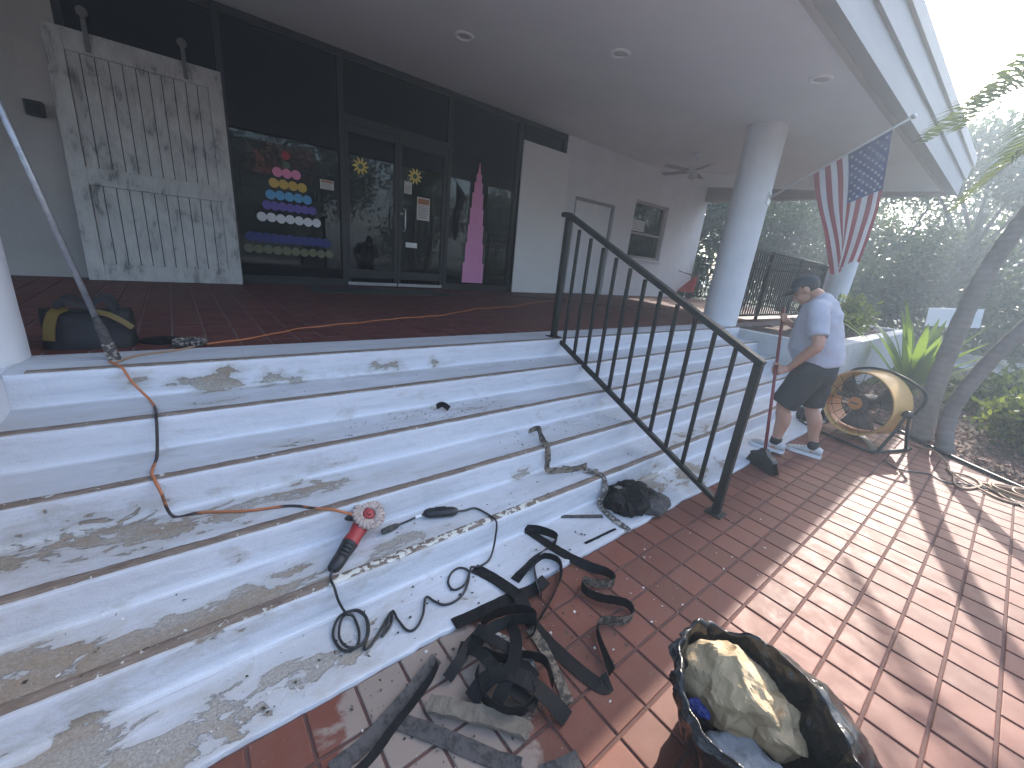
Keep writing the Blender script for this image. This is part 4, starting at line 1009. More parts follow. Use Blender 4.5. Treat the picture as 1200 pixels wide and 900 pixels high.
build(bbox((BW0 + .02, .0365, .02), (BW1 - .02, .0445, BH - .02), 0), 'backing', M_BLACKPL, bd)
M_HANG = pmat('grey_hanger', (.20, .20, .20), (.13, .13, .13), 20, .55, metallic=.4)
for x in (BW0 + .30, BW1 - .32):
    mb = bbox((x - .02, -.008, BH - .17), (x + .02, -.001, BH + .16), .002)
    c_ = bpt((x, -.004, BH + .17)); mb.lathe([(0, -.014), (.043, -.012), (.043, .012), (0, .014)], c_, BR @ V((0, 1, 0)), 18); build(mb, 'hanger', M_HANG, bd)
# little wall box
mb = MB(); mb.box((-.93, 6.36, 2.30), (-.80, 6.438, 2.43), .012); t = thing('wall_box', (-.865, 6.4, 2.3), 'small black box fixed on the grey stucco wall beside the barn door', 'wall box')
build(mb, 'case', M_BLACKPL, t); mb = MB(); mb.box((-.915, 6.352, 2.315), (-.815, 6.3595, 2.40), .006); build(mb, 'cover', M_BLACKMETAL, t)
# door mat
M_MAT = pmat('mat_fibre', (.03, .032, .03), (.05, .05, .048), 60, .95, bs=.6)
mb = MB(); mb.box((1.35, 5.55, .8012), (3.3, 6.2, .812), .003); solo(mb, 'door_mat', M_MAT, (2.3, 5.9, .8), 'dark flat mat lying in front of the glass doors', 'mat')
# red object with a black handle at the far end of the porch
M_RED = pmat('red_plastic', (.55, .05, .05), (.45, .04, .045), 5, .45)
t = thing('red_cart', (11.3, 6.12, .8), 'red tapered cart with a black handle at the far end of the porch', 'cart')
mb = MB(); bs_ = [(11.2, 6.40, .98), (11.2, 6.02, .98), (11.45, 6.02, .98), (11.45, 6.40, .98)]; tp_ = [(11.28, 6.02, 1.42), (11.28, 5.95, 1.42), (11.36, 5.95, 1.42), (11.36, 6.02, 1.42)]
mb.add(bs_ + tp_, [(3, 2, 1, 0), (4, 5, 6, 7), (0, 1, 5, 4), (1, 2, 6, 5), (2, 3, 7, 6), (3, 0, 4, 7)]); build(mb, 'hopper', M_RED, t)
mb = MB(); mb.tube(catmull([(11.3, 5.98, 1.38), (11.28, 6.12, 1.46), (11.2, 6.3, 1.50), (11.15, 6.45, 1.55)], 5), .014, 8); build(mb, 'handle', M_BLACKPL, t, True)
for y_ in (6.08, 6.34):
    mb = MB(); mb.lathe([(.0, -.03), (.10, -.03), (.115, -.015), (.115, .015), (.10, .03), (0, .03)], (11.33, y_, .915), (1, 0, .0), 20); build(mb, 'wheel', M_BLACKPL, t, True)

# ------------------------------------------------------------------ the sweeper
ps = thing('person', (4.28, 1.0, 0), 'person in grey t-shirt, black shorts and dark cap bending over a broom', 'person')
def skin_mat():
    mt, nt, b = nodes_of('skin'); n = noise_node(nt, 25, 4)
    c = ramp(nt, n.outputs[0], [(.3, (.46, .25, .17)), (.7, (.40, .20, .13))]); lk(nt, c.outputs[0], b.inputs['Base Color']); b.inputs['Roughness'].default_value = .5
    b.inputs['Subsurface Weight'].default_value = .08; b.inputs['Subsurface Radius'].default_value = (.02, .008, .004); return mt
M_SKIN = skin_mat()
M_SHIRT = pmat('grey_shirt', (.42, .42, .465), (.35, .35, .39), 7, .9, bs=.25, bscale=60)
M_SHORT = pmat('black_shorts', (.018, .02, .022), (.03, .032, .034), 8, .8, bs=.3, bscale=40)
M_CAP = pmat('cap_cloth', (.022, .027, .035), (.032, .038, .048), 40, .85)
M_SHOE = pmat('white_shoe', (.55, .53, .51), (.38, .36, .35), 18, .6)
M_SOCK = pmat('dark_sock', (.02, .02, .022), (.03, .03, .03), 50, .9)
# limbs as tapered lofts (radius pairs: lateral, fore-aft)
HIP_L, HIP_R = V((4.17, .99, .83)), V((4.37, .99, .83))
KNE_L, KNE_R = V((4.13, 1.10, .46)), V((4.42, .97, .46))
ANK_L, ANK_R = V((4.14, 1.075, .105)), V((4.43, .855, .10))
def leg(mb, h, k, a):
    mb.tube(catmull([h + V((0, 0, .04)), h.lerp(k, .5) + V((0, .012, 0)), k, k.lerp(a, .35) + V((0, -.022, 0)), k.lerp(a, .75) + V((0, -.006, 0)), a, a + V((0, 0, -.06))], 4),
            [.088, .09, .09, .088, .085, .08, .074, .066, .058, .056, .059, .061, .061, .058, .053, .048, .043, .041, .040, .040, .041, .042, .042, .042, .042], 14)
HEAD = V((4.25, 1.232, 1.462)); tilt = rad(-38)          # chin down, facing +Y
HR = Matrix.Rotation(rad(8), 3, 'Z') @ Matrix.Rotation(tilt, 3, 'X')
def hp(x, y, z): return HEAD + HR @ V((x, y, z))
HAND_L, HAND_R = V((3.955, 1.178, .775)), V((4.125, 1.30, 1.195))
SH_L, SH_R = V((4.065, 1.06, 1.325)), V((4.435, 1.09, 1.325))
EL_L, EL_R = V((3.965, .955, 1.055)), V((4.50, 1.20, 1.06))
def arm(mb, s, e, w):
    mb.tube(catmull([s, s.lerp(e, .5), e, e.lerp(w, .3), e.lerp(w, .7), w], 4), [.056, .055, .053, .052, .051, .049, .047, .044, .042, .043, .044, .044, .043, .041, .038, .035, .032, .030, .029, .028, .028], 12)
BROOM0, BROOM1 = V((3.70, 1.015, .16)), V((4.19, 1.345, 1.30))
bdv = (BROOM1 - BROOM0).normalized()
def hand(mb, wrist, grip, sgn):
    """palm beside the handle, four fingers curling round it, thumb on the near side"""
    g = grip; ax = bdv; to = (g - wrist); to = (to - ax * to.dot(ax)).normalized(); sd = ax.cross(to) * sgn
    palm = g - to * .030 + sd * .012
    mb.tube([wrist, wrist.lerp(palm, .5), palm, palm + to * .018], [(.028, .022), (.034, .022), (.040, .022), (.036, .018)], 12, up=sd)
    for k in range(4):
        o = g + ax * (.033 - .022 * k); R_ = .026; L = (.9, 1.0, .95, .75)[k]; pts = []
        for j in range(7):
            an = rad(200 - j * 36 * L); pts.append(o + to * (R_ * -math.cos(an) * -1) * 1.0 + sd * (R_ * math.sin(an) * -1))
        pts[0] = palm + ax * (.030 - .02 * k)
        mb.tube(pts, [.0105, .0105, .0102, .0098, .0095, .009, .0075], 8)
    th = [palm + ax * .03 + sd * .01, g + ax * .045 + sd * .024 - to * .012, g + ax * .05 + sd * .022 + to * .012, g + ax * .048 + sd * .006 + to * .026]
    mb.tube(catmull(th, 3), [.013, .013, .012, .012, .012, .011, .011, .010, .010, .008], 8)
def on_broom(z): s = (z - BROOM0.z) / bdv.z; return BROOM0 + bdv * s
GL, GR = on_broom(.78), on_broom(1.20)
WL, WR = GL + V((.045, -.075, .025)), GR + V((.09, -.045, -.035))
mb = MB()
leg(mb, HIP_L, KNE_L, ANK_L); leg(mb, HIP_R, KNE_R, ANK_R)
arm(mb, SH_L, EL_L, WL); arm(mb, SH_R, EL_R, WR)
torso = [V((4.27, .99, .80)), V((4.27, 1.01, .92)), V((4.265, 1.045, 1.03)), V((4.26, 1.06, 1.15)), V((4.255, 1.075, 1.27)), V((4.25, 1.09, 1.37)), V((4.25, 1.12, 1.42))]
mb.tube(torso, [(.165, .135), (.17, .15), (.175, .165), (.175, .155), (.18, .135), (.15, .10), (.07, .07)], 24, up=(0, 1, 0))
mb.tube([V((4.25, 1.10, 1.38)), V((4.25, 1.15, 1.435)), HEAD + HR @ V((0, -.03, -.05))], [(.062, .062), (.056, .056), (.054, .056)], 14)
ellipsoid(mb, HEAD + HR @ V((0, -.008, .03)), (.076, .096, .098), HR, 20, 14)
ellipsoid(mb, hp(0, .028, -.045), (.060, .066, .075), HR, 18, 12)
ellipsoid(mb, hp(0, .055, -.092), (.032, .028, .022), HR, 12, 8)
mb.tube([hp(0, .085, .012), hp(0, .103, -.02), hp(0, .112, -.034), hp(0, .095, -.045)], [.009, .013, .016, .010], 10)
ellipsoid(mb, hp(0, .086, -.068), (.024, .012, .008), HR, 10, 6)
for s in (-1, 1):
    ellipsoid(mb, hp(s * .079, -.010, -.010), (.011, .022, .033), HR, 12, 8)
    ellipsoid(mb, hp(s * .036, .066, -.035), (.026, .024, .022), HR, 10, 8)
hand(mb, WL, GL, 1); hand(mb, WR, GR, -1)
bm_ = remeshed(mb, .0058, 4)
body = build(bm_, 'body', M_SKIN, ps, True)
for s in (-1, 1):
    mb = MB(); ellipsoid(mb, hp(s * .031, .083, .000), (.012, .007, .006), HR, 10, 6); build(mb, 'eye', pmat('eye', (.03, .02, .015), None, 5, .2, bs=0), ps, True)
    mb = MB(); mb.tube([hp(s * .015, .090, .018), hp(s * .032, .088, .022), hp(s * .05, .076, .016)], [.004, .005, .003], 6); build(mb, 'eyebrow', M_SOCK, ps, True)
# hair under the cap
mb = MB(); ellipsoid(mb, HEAD + HR @ V((0, -.018, .030)), (.0795, .092, .090), HR, 20, 14); o = build(remeshed(mb, .008, 2), 'hair', pmat('dark_hair', (.025, .018, .014), (.015, .011, .01), 60, .6, bs=.5), ps, True)
# cap with a brim
vs = []; fs = []; seg = 28; rg = 9
for i in range(rg):
    th = rad(90) * i / (rg - 1)
    for k in range(seg):
        a = 2 * math.pi * k / seg; r_ = math.cos(th) ** .8
        vs.append(hp(.087 * r_ * math.cos(a), -.008 + .107 * r_ * math.sin(a), .040 + .088 * math.sin(th) + .010 * math.sin(a) * math.cos(th)))
for i in range(rg - 1):
    for k in range(seg): a = i * seg + k; b_ = i * seg + (k + 1) % seg; fs.append((a, b_, b_ + seg, a + seg))
mb = MB(); mb.add(vs, fs); cap = build(mb, 'cap', M_CAP, ps, True)
bv = []; bf = []; nb = 17
for j, (ext, dz) in enumerate(((0.0, 0), (.035, .002), (.065, -.003), (.08, -.010))):
    for k in range(nb):
        a = rad(20 + 140 * k / (nb - 1)); e = ext * math.sin(math.pi * (k + .8) / (nb + .6)) ** .6
        bv.append(hp((.088 + e * .45) * math.cos(a), -.008 + (.108 + e) * math.sin(a), .044 + .010 * math.sin(a) + dz - .03 * (math.cos(a) ** 2) * (ext / .08)))
for j in range(3):
    for k in range(nb - 1): a = j * nb + k; bf.append((a, a + 1, a + nb + 1, a + nb))
mb = MB(); mb.add(bv, bf); br_ = build(mb, 'brim', M_CAP, cap, True); sd_ = br_.modifiers.new('s', 'SOLIDIFY'); sd_.thickness = .005
# shirt
def wrinkle(mbx, amp, sc, seed):
    out = []
    for p in mbx.v:
        q = V(p); n_ = mnoise.noise_vector(V((q.x * sc, q.y * sc, q.z * sc * 1.6 + seed))); out.append(tuple(q + n_ * amp))
    mbx.v = out; return mbx
mb = MB()
mb.tube([V((4.272, .985, .845)), V((4.27, 1.005, .93)), V((4.265, 1.05, 1.02)), V((4.26, 1.065, 1.14)), V((4.255, 1.08, 1.27)), V((4.25, 1.095, 1.365)), V((4.25, 1.115, 1.40)), V((4.25, 1.13, 1.415))],
        [(.192, .182), (.194, .188), (.196, .200), (.194, .180), (.198, .155), (.170, .118), (.10, .085), (.068, .066)], 28, up=(0, 1, 0))
for s, e in ((SH_L, EL_L), (SH_R, EL_R)):
    mb.tube([s + (V((4.25, 1.08, 1.34)) - s) * .35, s, s.lerp(e, .35), s.lerp(e, .70), s.lerp(e, .78)], [.085, .084, .080, .079, .078], 16)
sh = wrinkle(remeshed(mb, .009, 5), .011, 9, 1); build(sh, 'shirt', M_SHIRT, ps, True)
mb = MB()
mb.tube([V((4.272, .98, .93)), V((4.272, .982, .86)), V((4.272, .985, .78)), V((4.272, .99, .72))], [(.160, .135), (.172, .150), (.184, .160), (.16, .14)], 24, up=(0, 1, 0))
for h, k in ((HIP_L, KNE_L), (HIP_R, KNE_R)):
    mb.tube([h + V((0, 0, .05)), h.lerp(k, .3), h.lerp(k, .65), h.lerp(k, .98)], [(.098, .13), (.106, .126), (.104, .118), (.102, .110)], 20, up=(0, 1, 0))
shs = wrinkle(remeshed(mb, .009, 4), .010, 10, 4); build(shs, 'shorts', M_SHORT, ps, True)
mb = MB(); c_ = hp(0, 0, 0)
mb.obox((4.055, 1.10, .53), (0, 1, 0), (0, 0, 1), (1, 0, 0), (.014, .014, .002)); build(mb, 'emblem', M_SHOE, ps)
# shoes and socks
def shoe(ank, toe_dir, z0):
    d = V((toe_dir[0], toe_dir[1], 0)).normalized(); s = d.cross(V((0, 0, 1))); b = V((ank.x, ank.y, z0))
    mb = MB(); sec = [(-.085, .030, .05, .075), (-.06, .040, .055, .088), (-.01, .042, .055, .090), (.05, .043, .05, .072), (.11, .048, .04, .050), (.155, .044, .036, .042), (.185, .026, .03, .03)]
    vs = []; fs = []; n_ = 14
    for (f_, w, _, h) in sec:
        for k in range(n_):
            a = 2 * math.pi * k / n_; ca, sa = math.cos(a), math.sin(a)
            vs.append(b + d * f_ + s * (w * ca) + V((0, 0, .022 + (h - .012) * (sa * .5 + .5))))
    for i in range(len(sec) - 1):
        for k in range(n_): p, q_ = i * n_ + k, i * n_ + (k + 1) % n_; fs.append((p, q_, q_ + n_, p + n_))
    fs += [tuple(range(n_ - 1, -1, -1)), tuple((len(sec) - 1) * n_ + k for k in range(n_))]
    mb.add(vs, fs); o = build(mb, 'shoe', M_SHOE, ps, True)
    mb = MB(); out = []
    for (f_, w, _, h) in sec: out.append(b + d * f_ * 1.03 + s * (w + .004) + V((0, 0, 0)))
    for (f_, w, _, h) in reversed(sec): out.append(b + d * f_ * 1.03 - s * (w + .004))
    mb.poly([p + V((0, 0, .001)) for p in out], (0, 0, 1), .026); build(mb, 'sole', M_WHITE, o)
    mb = MB()
    for k in range(4): q_ = b + d * (.025 + .024 * k) + V((0, 0, .086 - .009 * k)); mb.tube([q_ - s * .028, q_ + V((0, 0, .006)), q_ + s * .028], .004, 5)
    build(mb, 'laces', M_WHITE, o)
    mb = MB(); mb.tube([b + V((0, 0, .07)), b + V((0, 0, .11)), ank + V((0, 0, .045))], [.046, .046, .0455], 14); build(mb, 'sock', M_SOCK, ps, True)
shoe(ANK_L, (-.12, 1), .021); shoe(ANK_R, (-.18, 1), .0)
# broom
bm2 = thing('broom', (3.68, 1.0, 0), 'red handled broom with black bristles held by the sweeper', 'broom')
mb = MB(); mb.tube([BROOM0, BROOM1], .0125, 10); build(mb, 'handle', pmat('red_handle', (.20, .03, .035), (.16, .025, .03), 9, .4, bs=0), bm2, True)
bx = V((.35, .93, 0)).normalized(); bt = V((.93, -.35, 0))
mb = MB(); c0 = V((3.695, 1.01, .145))
def brring(z, hw, ht, c): return [c + bx * sx * hw + bt * sy * ht + V((0, 0, z)) for sx, sy in ((-1, -1), (1, -1), (1, 1), (-1, 1))]
rings = [brring(.165, .022, .020, V((3.70, 1.015, 0))), brring(.13, .05, .026, V((3.695, 1.01, 0))), brring(.11, .10, .028, V((3.69, 1.005, 0))), brring(.09, .115, .028, V((3.69, 1.005, 0)))]
vs = [p for r in rings for p in r]; fs = [(3, 2, 1, 0)] + [(i * 4 + k, i * 4 + (k + 1) % 4, i * 4 + 4 + (k + 1) % 4, i * 4 + 4 + k) for i in range(3) for k in range(4)] + [(12, 13, 14, 15)]
mb.add(vs, fs); build(mb, 'broom_head', M_BLACKPL, bm2)
rng = np.random.default_rng(3); n = 700; u = rng.uniform(-1, 1, n); w = rng.uniform(-1, 1, n)
top = np.array([3.69, 1.005, .092]) + np.outer(u * .112, bx) + np.outer(w * .025, bt); bot = np.array([3.67, .995, .002]) + np.outer(u * .135 + rng.normal(0, .006, n), bx) + np.outer(w * .045 + rng.normal(0, .008, n), bt)
sdv = np.array(bx) * .0022; qd = np.stack([top - sdv, top + sdv, bot + sdv, bot - sdv], 1); bo = quads_mesh('bristles', qd, M_BLACKPL, bm2, (3.68, 1.0, 0)); bo['kind'] = 'stuff'

# ------------------------------------------------------------------ drum fan
fn = thing('drum_fan', (5.55, .78, 0), 'large orange and cream drum fan on a wheeled black frame beside the planter', 'fan')
AX = V((.935, -.355, .03)).normalized(); FC = V((5.40, .82, .385)); R0 = .325; DL = .28
M_DRUM = pmat('drum_cream', (.62, .37, .13), (.54, .31, .10), 4, .5, bs=.05); M_ORG = pmat('drum_orange', (.55, .20, .05), (.48, .17, .04), 5, .45, bs=.05)
M_GREY = pmat('fan_grey', (.10, .095, .09), (.07, .068, .065), 9, .5)
u_ = AX.orthogonal().normalized()
mb = MB(); mb.lathe([(R0, 0), (R0 + .012, -.006), (R0 + .016, .004), (R0 + .004, .02), (R0, .10), (R0 - .005, DL * .5), (R0, DL - .02), (R0 + .014, DL), (R0 + .008, DL + .008), (R0 - .006, DL), (R0 - .014, DL * .5), (R0 - .010, .02)], FC, AX, 48, True)
build(mb, 'drum', M_DRUM, fn, True, autosm=40)
mb = MB()   # orange half shell inside the drum
sd = AX.cross(V((0, 0, 1))).normalized(); upv = sd.cross(AX)
vs = []; fs = []
for i in range(19):
    a = rad(185 + 200 * i / 18)
    for h in (.03, DL - .03): vs.append(FC + AX * h + (sd * -math.cos(a) * -1 + upv * math.sin(a)) * (R0 - .018))
for i in range(18): fs.append((i * 2, i * 2 + 1, i * 2 + 3, i * 2 + 2))
mb.add(vs, fs); build(mb, 'liner', M_ORG, fn, True)
for k in range(16):
    a = 2 * math.pi * k / 16; r_ = sd * math.cos(a) + upv * math.sin(a)
    mb = MB(); mb.tube([FC + r_ * .06 - AX * .012, FC + r_ * .2 - AX * .016, FC + r_ * (R0 + .004)], .0026, 5); build(mb, 'guard_wire', M_BLACKMETAL, fn)
for rr in (.13, .23):
    mb = MB(); mb.tube([FC - AX * .015 + (sd * math.cos(2 * math.pi * k / 40) + upv * math.sin(2 * math.pi * k / 40)) * rr for k in range(41)], .0026, 5, caps=False); build(mb, 'guard_wire', M_BLACKMETAL, fn)
mb = MB(); mb.lathe([(0, -.022), (.062, -.02), (.066, -.012), (.064, -.006), (0, -.006)], FC, AX, 28); build(mb, 'badge', M_ORG, fn, True, autosm=40)
mb = MB(); mb.obox(FC - AX * .0245, sd, upv, AX, (.036, .009, .0015)); build(mb, 'badge_mark', M_GREY, fn)
mb = MB(); mb.lathe([(.0, .06), (.085, .065), (.09, .09), (.09, .24), (.07, .27), (0, .275)], FC, AX, 24); build(mb, 'motor', M_GREY, fn, True, autosm=40)
for k in range(3):
    a0 = 2 * math.pi * k / 3 + .5; vs = []; fs = []
    for i in range(7):
        r_ = .075 + .225 * i / 6
        for j in range(5):
            a = a0 + (j - 2) * .24 * (1.0 if i else .8); vs.append(FC + AX * (.15 + (j - 2) * .03) + (sd * math.cos(a) + upv * math.sin(a)) * r_)
    for i in range(6):
        for j in range(4): q_ = i * 5 + j; fs.append((q_, q_ + 1, q_ + 6, q_ + 5))
    mb = MB(); mb.add(vs, fs); o = build(mb, 'fan_blade', M_GREY, fn, True); o.modifiers.new('s', 'SOLIDIFY').thickness = .004
for s in (-1, 1):
    mb = MB(); mb.obox(FC + AX * .17 + sd * s * .2, sd, upv, AX, (.125, .022, .006)); build(mb, 'motor_bracket', M_GREY, fn)
# frame
GC = V((FC.x + AX.x * DL / 2, FC.y + AX.y * DL / 2, 0)); axh = V((AX.x, AX.y, 0)).normalized(); sh_ = V((axh.y, -axh.x, 0)) * -1.0
if sh_.y < 0: sh_ = -sh_
# sh_ points to +Y side (left in view)
for s in (-1, 1):
    e = GC + sh_ * (s * (R0 + .055))
    mb = MB(); mb.tube(catmull([e - axh * .30 + V((0, 0, .022)), e - axh * .26 + V((0, 0, .02)), e + axh * .22 + V((0, 0, .02)), e + axh * .27 + V((0, 0, .03))], 6), .016, 10); build(mb, 'base_tube', M_BLACKMETAL, fn, True)
    mb = MB(); mb.tube(catmull([e - axh * .24 + V((0, 0, .02)), e - axh * .10 + V((0, 0, .22)), e + V((0, 0, FC.z + .02)), e + axh * .10 + V((0, 0, .22)), e + axh * .20 + V((0, 0, .02))], 6), .015, 10); build(mb, 'upright', M_BLACKMETAL, fn, True)
    mb = MB(); mb.lathe([(0, -.03), (.035, -.028), (.04, 0), (.035, .028), (0, .03)], e + V((0, 0, FC.z + .02)), sh_, 16); build(mb, 'pivot_knob', M_BLACKPL, fn, True)
mb = MB(); a_ = GC + axh * -.29 + V((0, 0, .02)); mb.tube(catmull([a_ + sh_ * (R0 + .05), a_ - axh * .05 + sh_ * R0 * .8, a_ - axh * .06, a_ - axh * .05 - sh_ * R0 * .8, a_ - sh_ * (R0 + .05)], 5), .015, 10); build(mb, 'foot_tube', M_BLACKMETAL, fn, True)
mb = MB(); h_ = GC + axh * .10; mb.tube(catmull([h_ - sh_ * (R0 + .055) + V((0, 0, .40)), h_ - sh_ * (R0 + .07) + axh * .05 + V((0, 0, .56)), h_ - sh_ * (R0 - .02) + axh * .06 + V((0, 0, .66)), h_ + axh * .06 + V((0, 0, .74)), h_ + sh_ * (R0 - .02) + axh * .06 + V((0, 0, .66)), h_ + sh_ * (R0 + .055) + V((0, 0, .40))], 6), .014, 10); build(mb, 'handle', M_BLACKMETAL, fn, True)
for s in (-1, 1):
    w_ = GC + axh * -.20 + sh_ * (R0 + .12) + V((0, 0, .085)) if s > 0 else GC + axh * .20 + sh_ * (R0 + .12) + V((0, 0, .085))
    mb = MB(); mb.lathe([(.05, -.022), (.075, -.024), (.085, -.012), (.085, .012), (.075, .024), (.05, .022)], w_, sh_, 24, True); wo = build(mb, 'wheel', M_BLACKPL, fn, True)
    mb = MB(); mb.lathe([(0, -.012), (.052, -.014), (.052, .014), (0, .012)], w_, sh_, 20); build(mb, 'rim', M_GREY, wo, True, autosm=40)
# fan's power cord up over the planter edge, and the hand truck leaning beside it
M_CORDK = pmat('black_cord', (.012, .012, .013), (.02, .02, .02), 20, .45, bs=0)
mb = MB(); mb.tube(catmull([(6.50, 1.39, .02), (6.52, 1.385, .3), (6.50, 1.39, .72), (6.56, 1.41, .80), (6.75, 1.6, .79), (6.9, 1.8, .76)], 8), .008, 8); solo(mb, 'power_cord', M_CORDK, (6.5, 1.39, 0), 'black cord hanging over the planter edge behind the drum fan', 'cord', smooth=True)
# steel sheet edge strip lying under the fan
mb = MB(); mb.ribbon(catmull([(6.05, 1.02, .008), (5.8, .82, .010), (5.45, .62, .008), (5.2, .50, .006)], 4), .035, .004, [(0, 0, 1)] * 13); solo(mb, 'metal_strip', M_ALU, (5.6, .75, 0), 'pale flat strip lying on the tiles under the drum fan', 'strip')

# ------------------------------------------------------------------ cords
M_CORDO = pmat('orange_cord', (.50, .16, .055), (.40, .13, .05), 12, .5, bs=0)
M_CORDX = pmat('orange_black_cord', (.42, .14, .05), (.03, .02, .018), 3.2, .5, bs=0, stops=(.49, .53))
M_CORDT = pmat('tan_cord', (.38, .23, .13), (.28, .17, .10), 14, .6, bs=0)
def cord(name, pts, r, mat, label, org, n=7, group=None):
    mb = MB(); mb.tube(catmull(pts, n), r, 8); return solo(mb, name, mat, org, label, 'cord', group, smooth=True)
r_ = .0055
cord('electric_cable', [(-.30, 2.70, .807), (-.265, 2.62, .806), (-.245, 2.575, .80), (-.22, 2.545, .74), (-.165, 2.50, .655), (-.145, 2.38, .650), (-.14, 2.27, .650), (-.142, 2.235, .61), (-.155, 2.19, .497), (-.17, 2.05, .494), (-.16, 1.975, .494), (-.145, 1.94, .45), (-.12, 1.92, .340), (-.03, 1.90, .338), (.126, 1.822, .338), (.28, 1.775, .338), (.37, 1.70, .338), (.43, 1.655, .337), (.48, 1.635, .315), (.53, 1.62, .29)], .0062, M_CORDX, 'orange and black extension cord running down the steps to the grinder', (-.1, 2, .5))
cord('electric_cable', [(-.28, 2.68, .806), (-.2, 2.80, .806), (-.05, 2.87, .806), (.06, 2.96, .807)], .0055, M_CORDT, 'short tan cord along the top step under the discs', (-.1, 2.8, .8))
pp = [(.10, 2.985, .8065)]
for x, y in ((.37, 3.109), (.683, 3.374), (1.192, 3.555), (1.676, 3.764), (2.211, 3.875), (2.957, 4.328), (3.63, 4.475), (4.4, 4.9), (5.2, 5.2)):
    a = V(pp[-1]); b_ = V((x, y, .8065)); sdv_ = (b_ - a).cross(V((0, 0, 1))).normalized()
    for k in range(1, 4): pp.append(tuple(a.lerp(b_, k / 3) + sdv_ * random.uniform(-.018, .018)))
cord('electric_cable', pp, .0058, M_CORDO, 'orange extension cord crossing the dark porch tiles', (1.6, 3.7, .8), 4)
cord('electric_cable', [(3.2, 5.9, .806), (3.9, 5.55, .806), (4.6, 5.7, .806), (5.3, 5.35, .806), (6.2, 4.5, .806), (7.4, 4.25, .806)], .006, M_CORDK, 'thin dark cable trailing across the porch in front of the white board', (4.6, 5.5, .8))
cord('electric_cable', [(6.2, .62, .012), (5.9, .30, .010), (5.76, .17, .05), (5.57, .035, .012), (5.40, .02, .010), (5.25, -.03, .010), (5.05, -.05, .010), (4.96, -.10, .010), (5.06, -.16, .012), (5.25, -.20, .014), (5.38, -.12, .012), (5.30, -.02, .016), (5.1, -.2, .014), (5.02, -.33, .010), (5.1, -.47, .010), (5.3, -.62, .01)], .009, M_CORDT, 'tan cord tangled on the sunlit tiles beside the bark bed', (5.3, 0, 0))
tp = []
rs = random.Random(8)
for k in range(46):
    a = k * .9; tp.append((5.28 + .20 * math.cos(a) * rs.uniform(.5, 1.1) + .0 * k, -.42 + .26 * math.sin(a) * rs.uniform(.5, 1.1) - .003 * k, .010 + .0008 * k))
cord('rope', tp, .008, M_CORDT, 'loose tangle of tan rope at the right edge beside the edging', (5.25, -.4, 0), 5)
cord('power_cord', [(5.0, .42, .010), (4.9, .28, .010), (5.05, .12, .010), (4.98, .0, .010), (5.1, -.10, .010), (5.2, -.3, .010), (4.95, -.5, .01), (4.8, -.75, .01)], .007, M_CORDK, 'black cord curving over the sunlit tiles near the palm shadow', (5, 0, 0))

# ------------------------------------------------------------------ rubber strips, rubbish and tools on the steps
M_RUB = pmat('black_rubber', (.0045, .005, .006), (.010, .010, .011), 25, .55, r2=.7, bs=.15, bscale=90, spec=.18)
def mat_caked(name, rub, cake, th):
    mt, nt, b = nodes_of(name); n1 = noise_node(nt, 55, 6, .65); n2 = noise_node(nt, 12, 4)
    s = math_n(nt, 'ADD', math_n(nt, 'MULTIPLY', n1.outputs[0], .7), math_n(nt, 'MULTIPLY', n2.outputs[0], .4))
    m_ = ramp(nt, s, [(th - .03, 0), (th + .09, 1)]); c = mixc(nt, m_.outputs[0], rub, cake); c = mixc(nt, math_n(nt, 'MULTIPLY', n1.outputs[0], .3), c, (.12, .09, .07))
    lk(nt, c, b.inputs['Base Color']); b.inputs['Roughness'].default_value = .85; bump(nt, b, s, .6, .004); return mt
M_CAKE_W = mat_caked('white_caked_rubber', (.05, .042, .036), (.52, .46, .40), .56)
M_CAKE_T = mat_caked('tan_caked_rubber', (.035, .030, .026), (.24, .19, .135), .52)
M_CAKE_G = mat_caked('grey_dusty_rubber', (.016, .016, .017), (.065, .062, .06), .5)
def strip(name, ctrl, label, w=.024, th=.0016, mats=None, n=7, group='torn rubber strips', jag=True, rough=.0018):
    """ctrl: (x, y, z, tw) with tw 0 lying flat, 1 standing on edge, 2 lying upside down"""
    mats = mats or [M_RUB, M_CAKE_T]
    P = catmull([c[:3] for c in ctrl], n); T = []
    for i in range(len(ctrl) - 1):
        for k in range(n): T.append(ctrl[i][3] + (ctrl[i + 1][3] - ctrl[i][3]) * k / n)
    T.append(ctrl[-1][3]); nrm = []; pts = []
    for i, p in enumerate(P):
        t = (P[min(i + 1, len(P) - 1)] - P[max(i - 1, 0)]).normalized(); h = V((t.y, -t.x, 0))
        h = h.normalized() if h.length > 1e-4 else V((1, 0, 0)); a = T[i] * math.pi / 2
        nrm.append(V((0, 0, 1)) * math.cos(a) + h * math.sin(a)); pts.append(p + V((0, 0, abs(math.sin(a)) * w + th)))
    mb = MB(); mb.ribbon(pts, w, th, nrm)
    mb.mi = [(1 if (f % 4) == 0 and f < 4 * (len(P) - 1) else 0) for f in range(len(mb.f))]
    if jag:
        mb.v = [tuple(V(p) + mnoise.noise_vector(V(p) * 40) * rough) for p in mb.v]
    c = ctrl[len(ctrl) // 2]
    return solo(mb, name, mats, (c[0], c[1], c[2]), label, 'strip', group)
Z0, ZS = .002, .023
strip('rubber_strip', [(.98, 1.30, ZS, 0), (1.02, 1.20, ZS, 0), (1.045, 1.08, .03, 0), (1.045, 1.02, .035, 0), (1.025, .90, Z0, 0), (1.032, .73, Z0, 0), (1.06, .58, Z0, 0), (1.10, .555, Z0, .3)], 'long flat black rubber strip lying from the bottom step onto the tiles', .030)
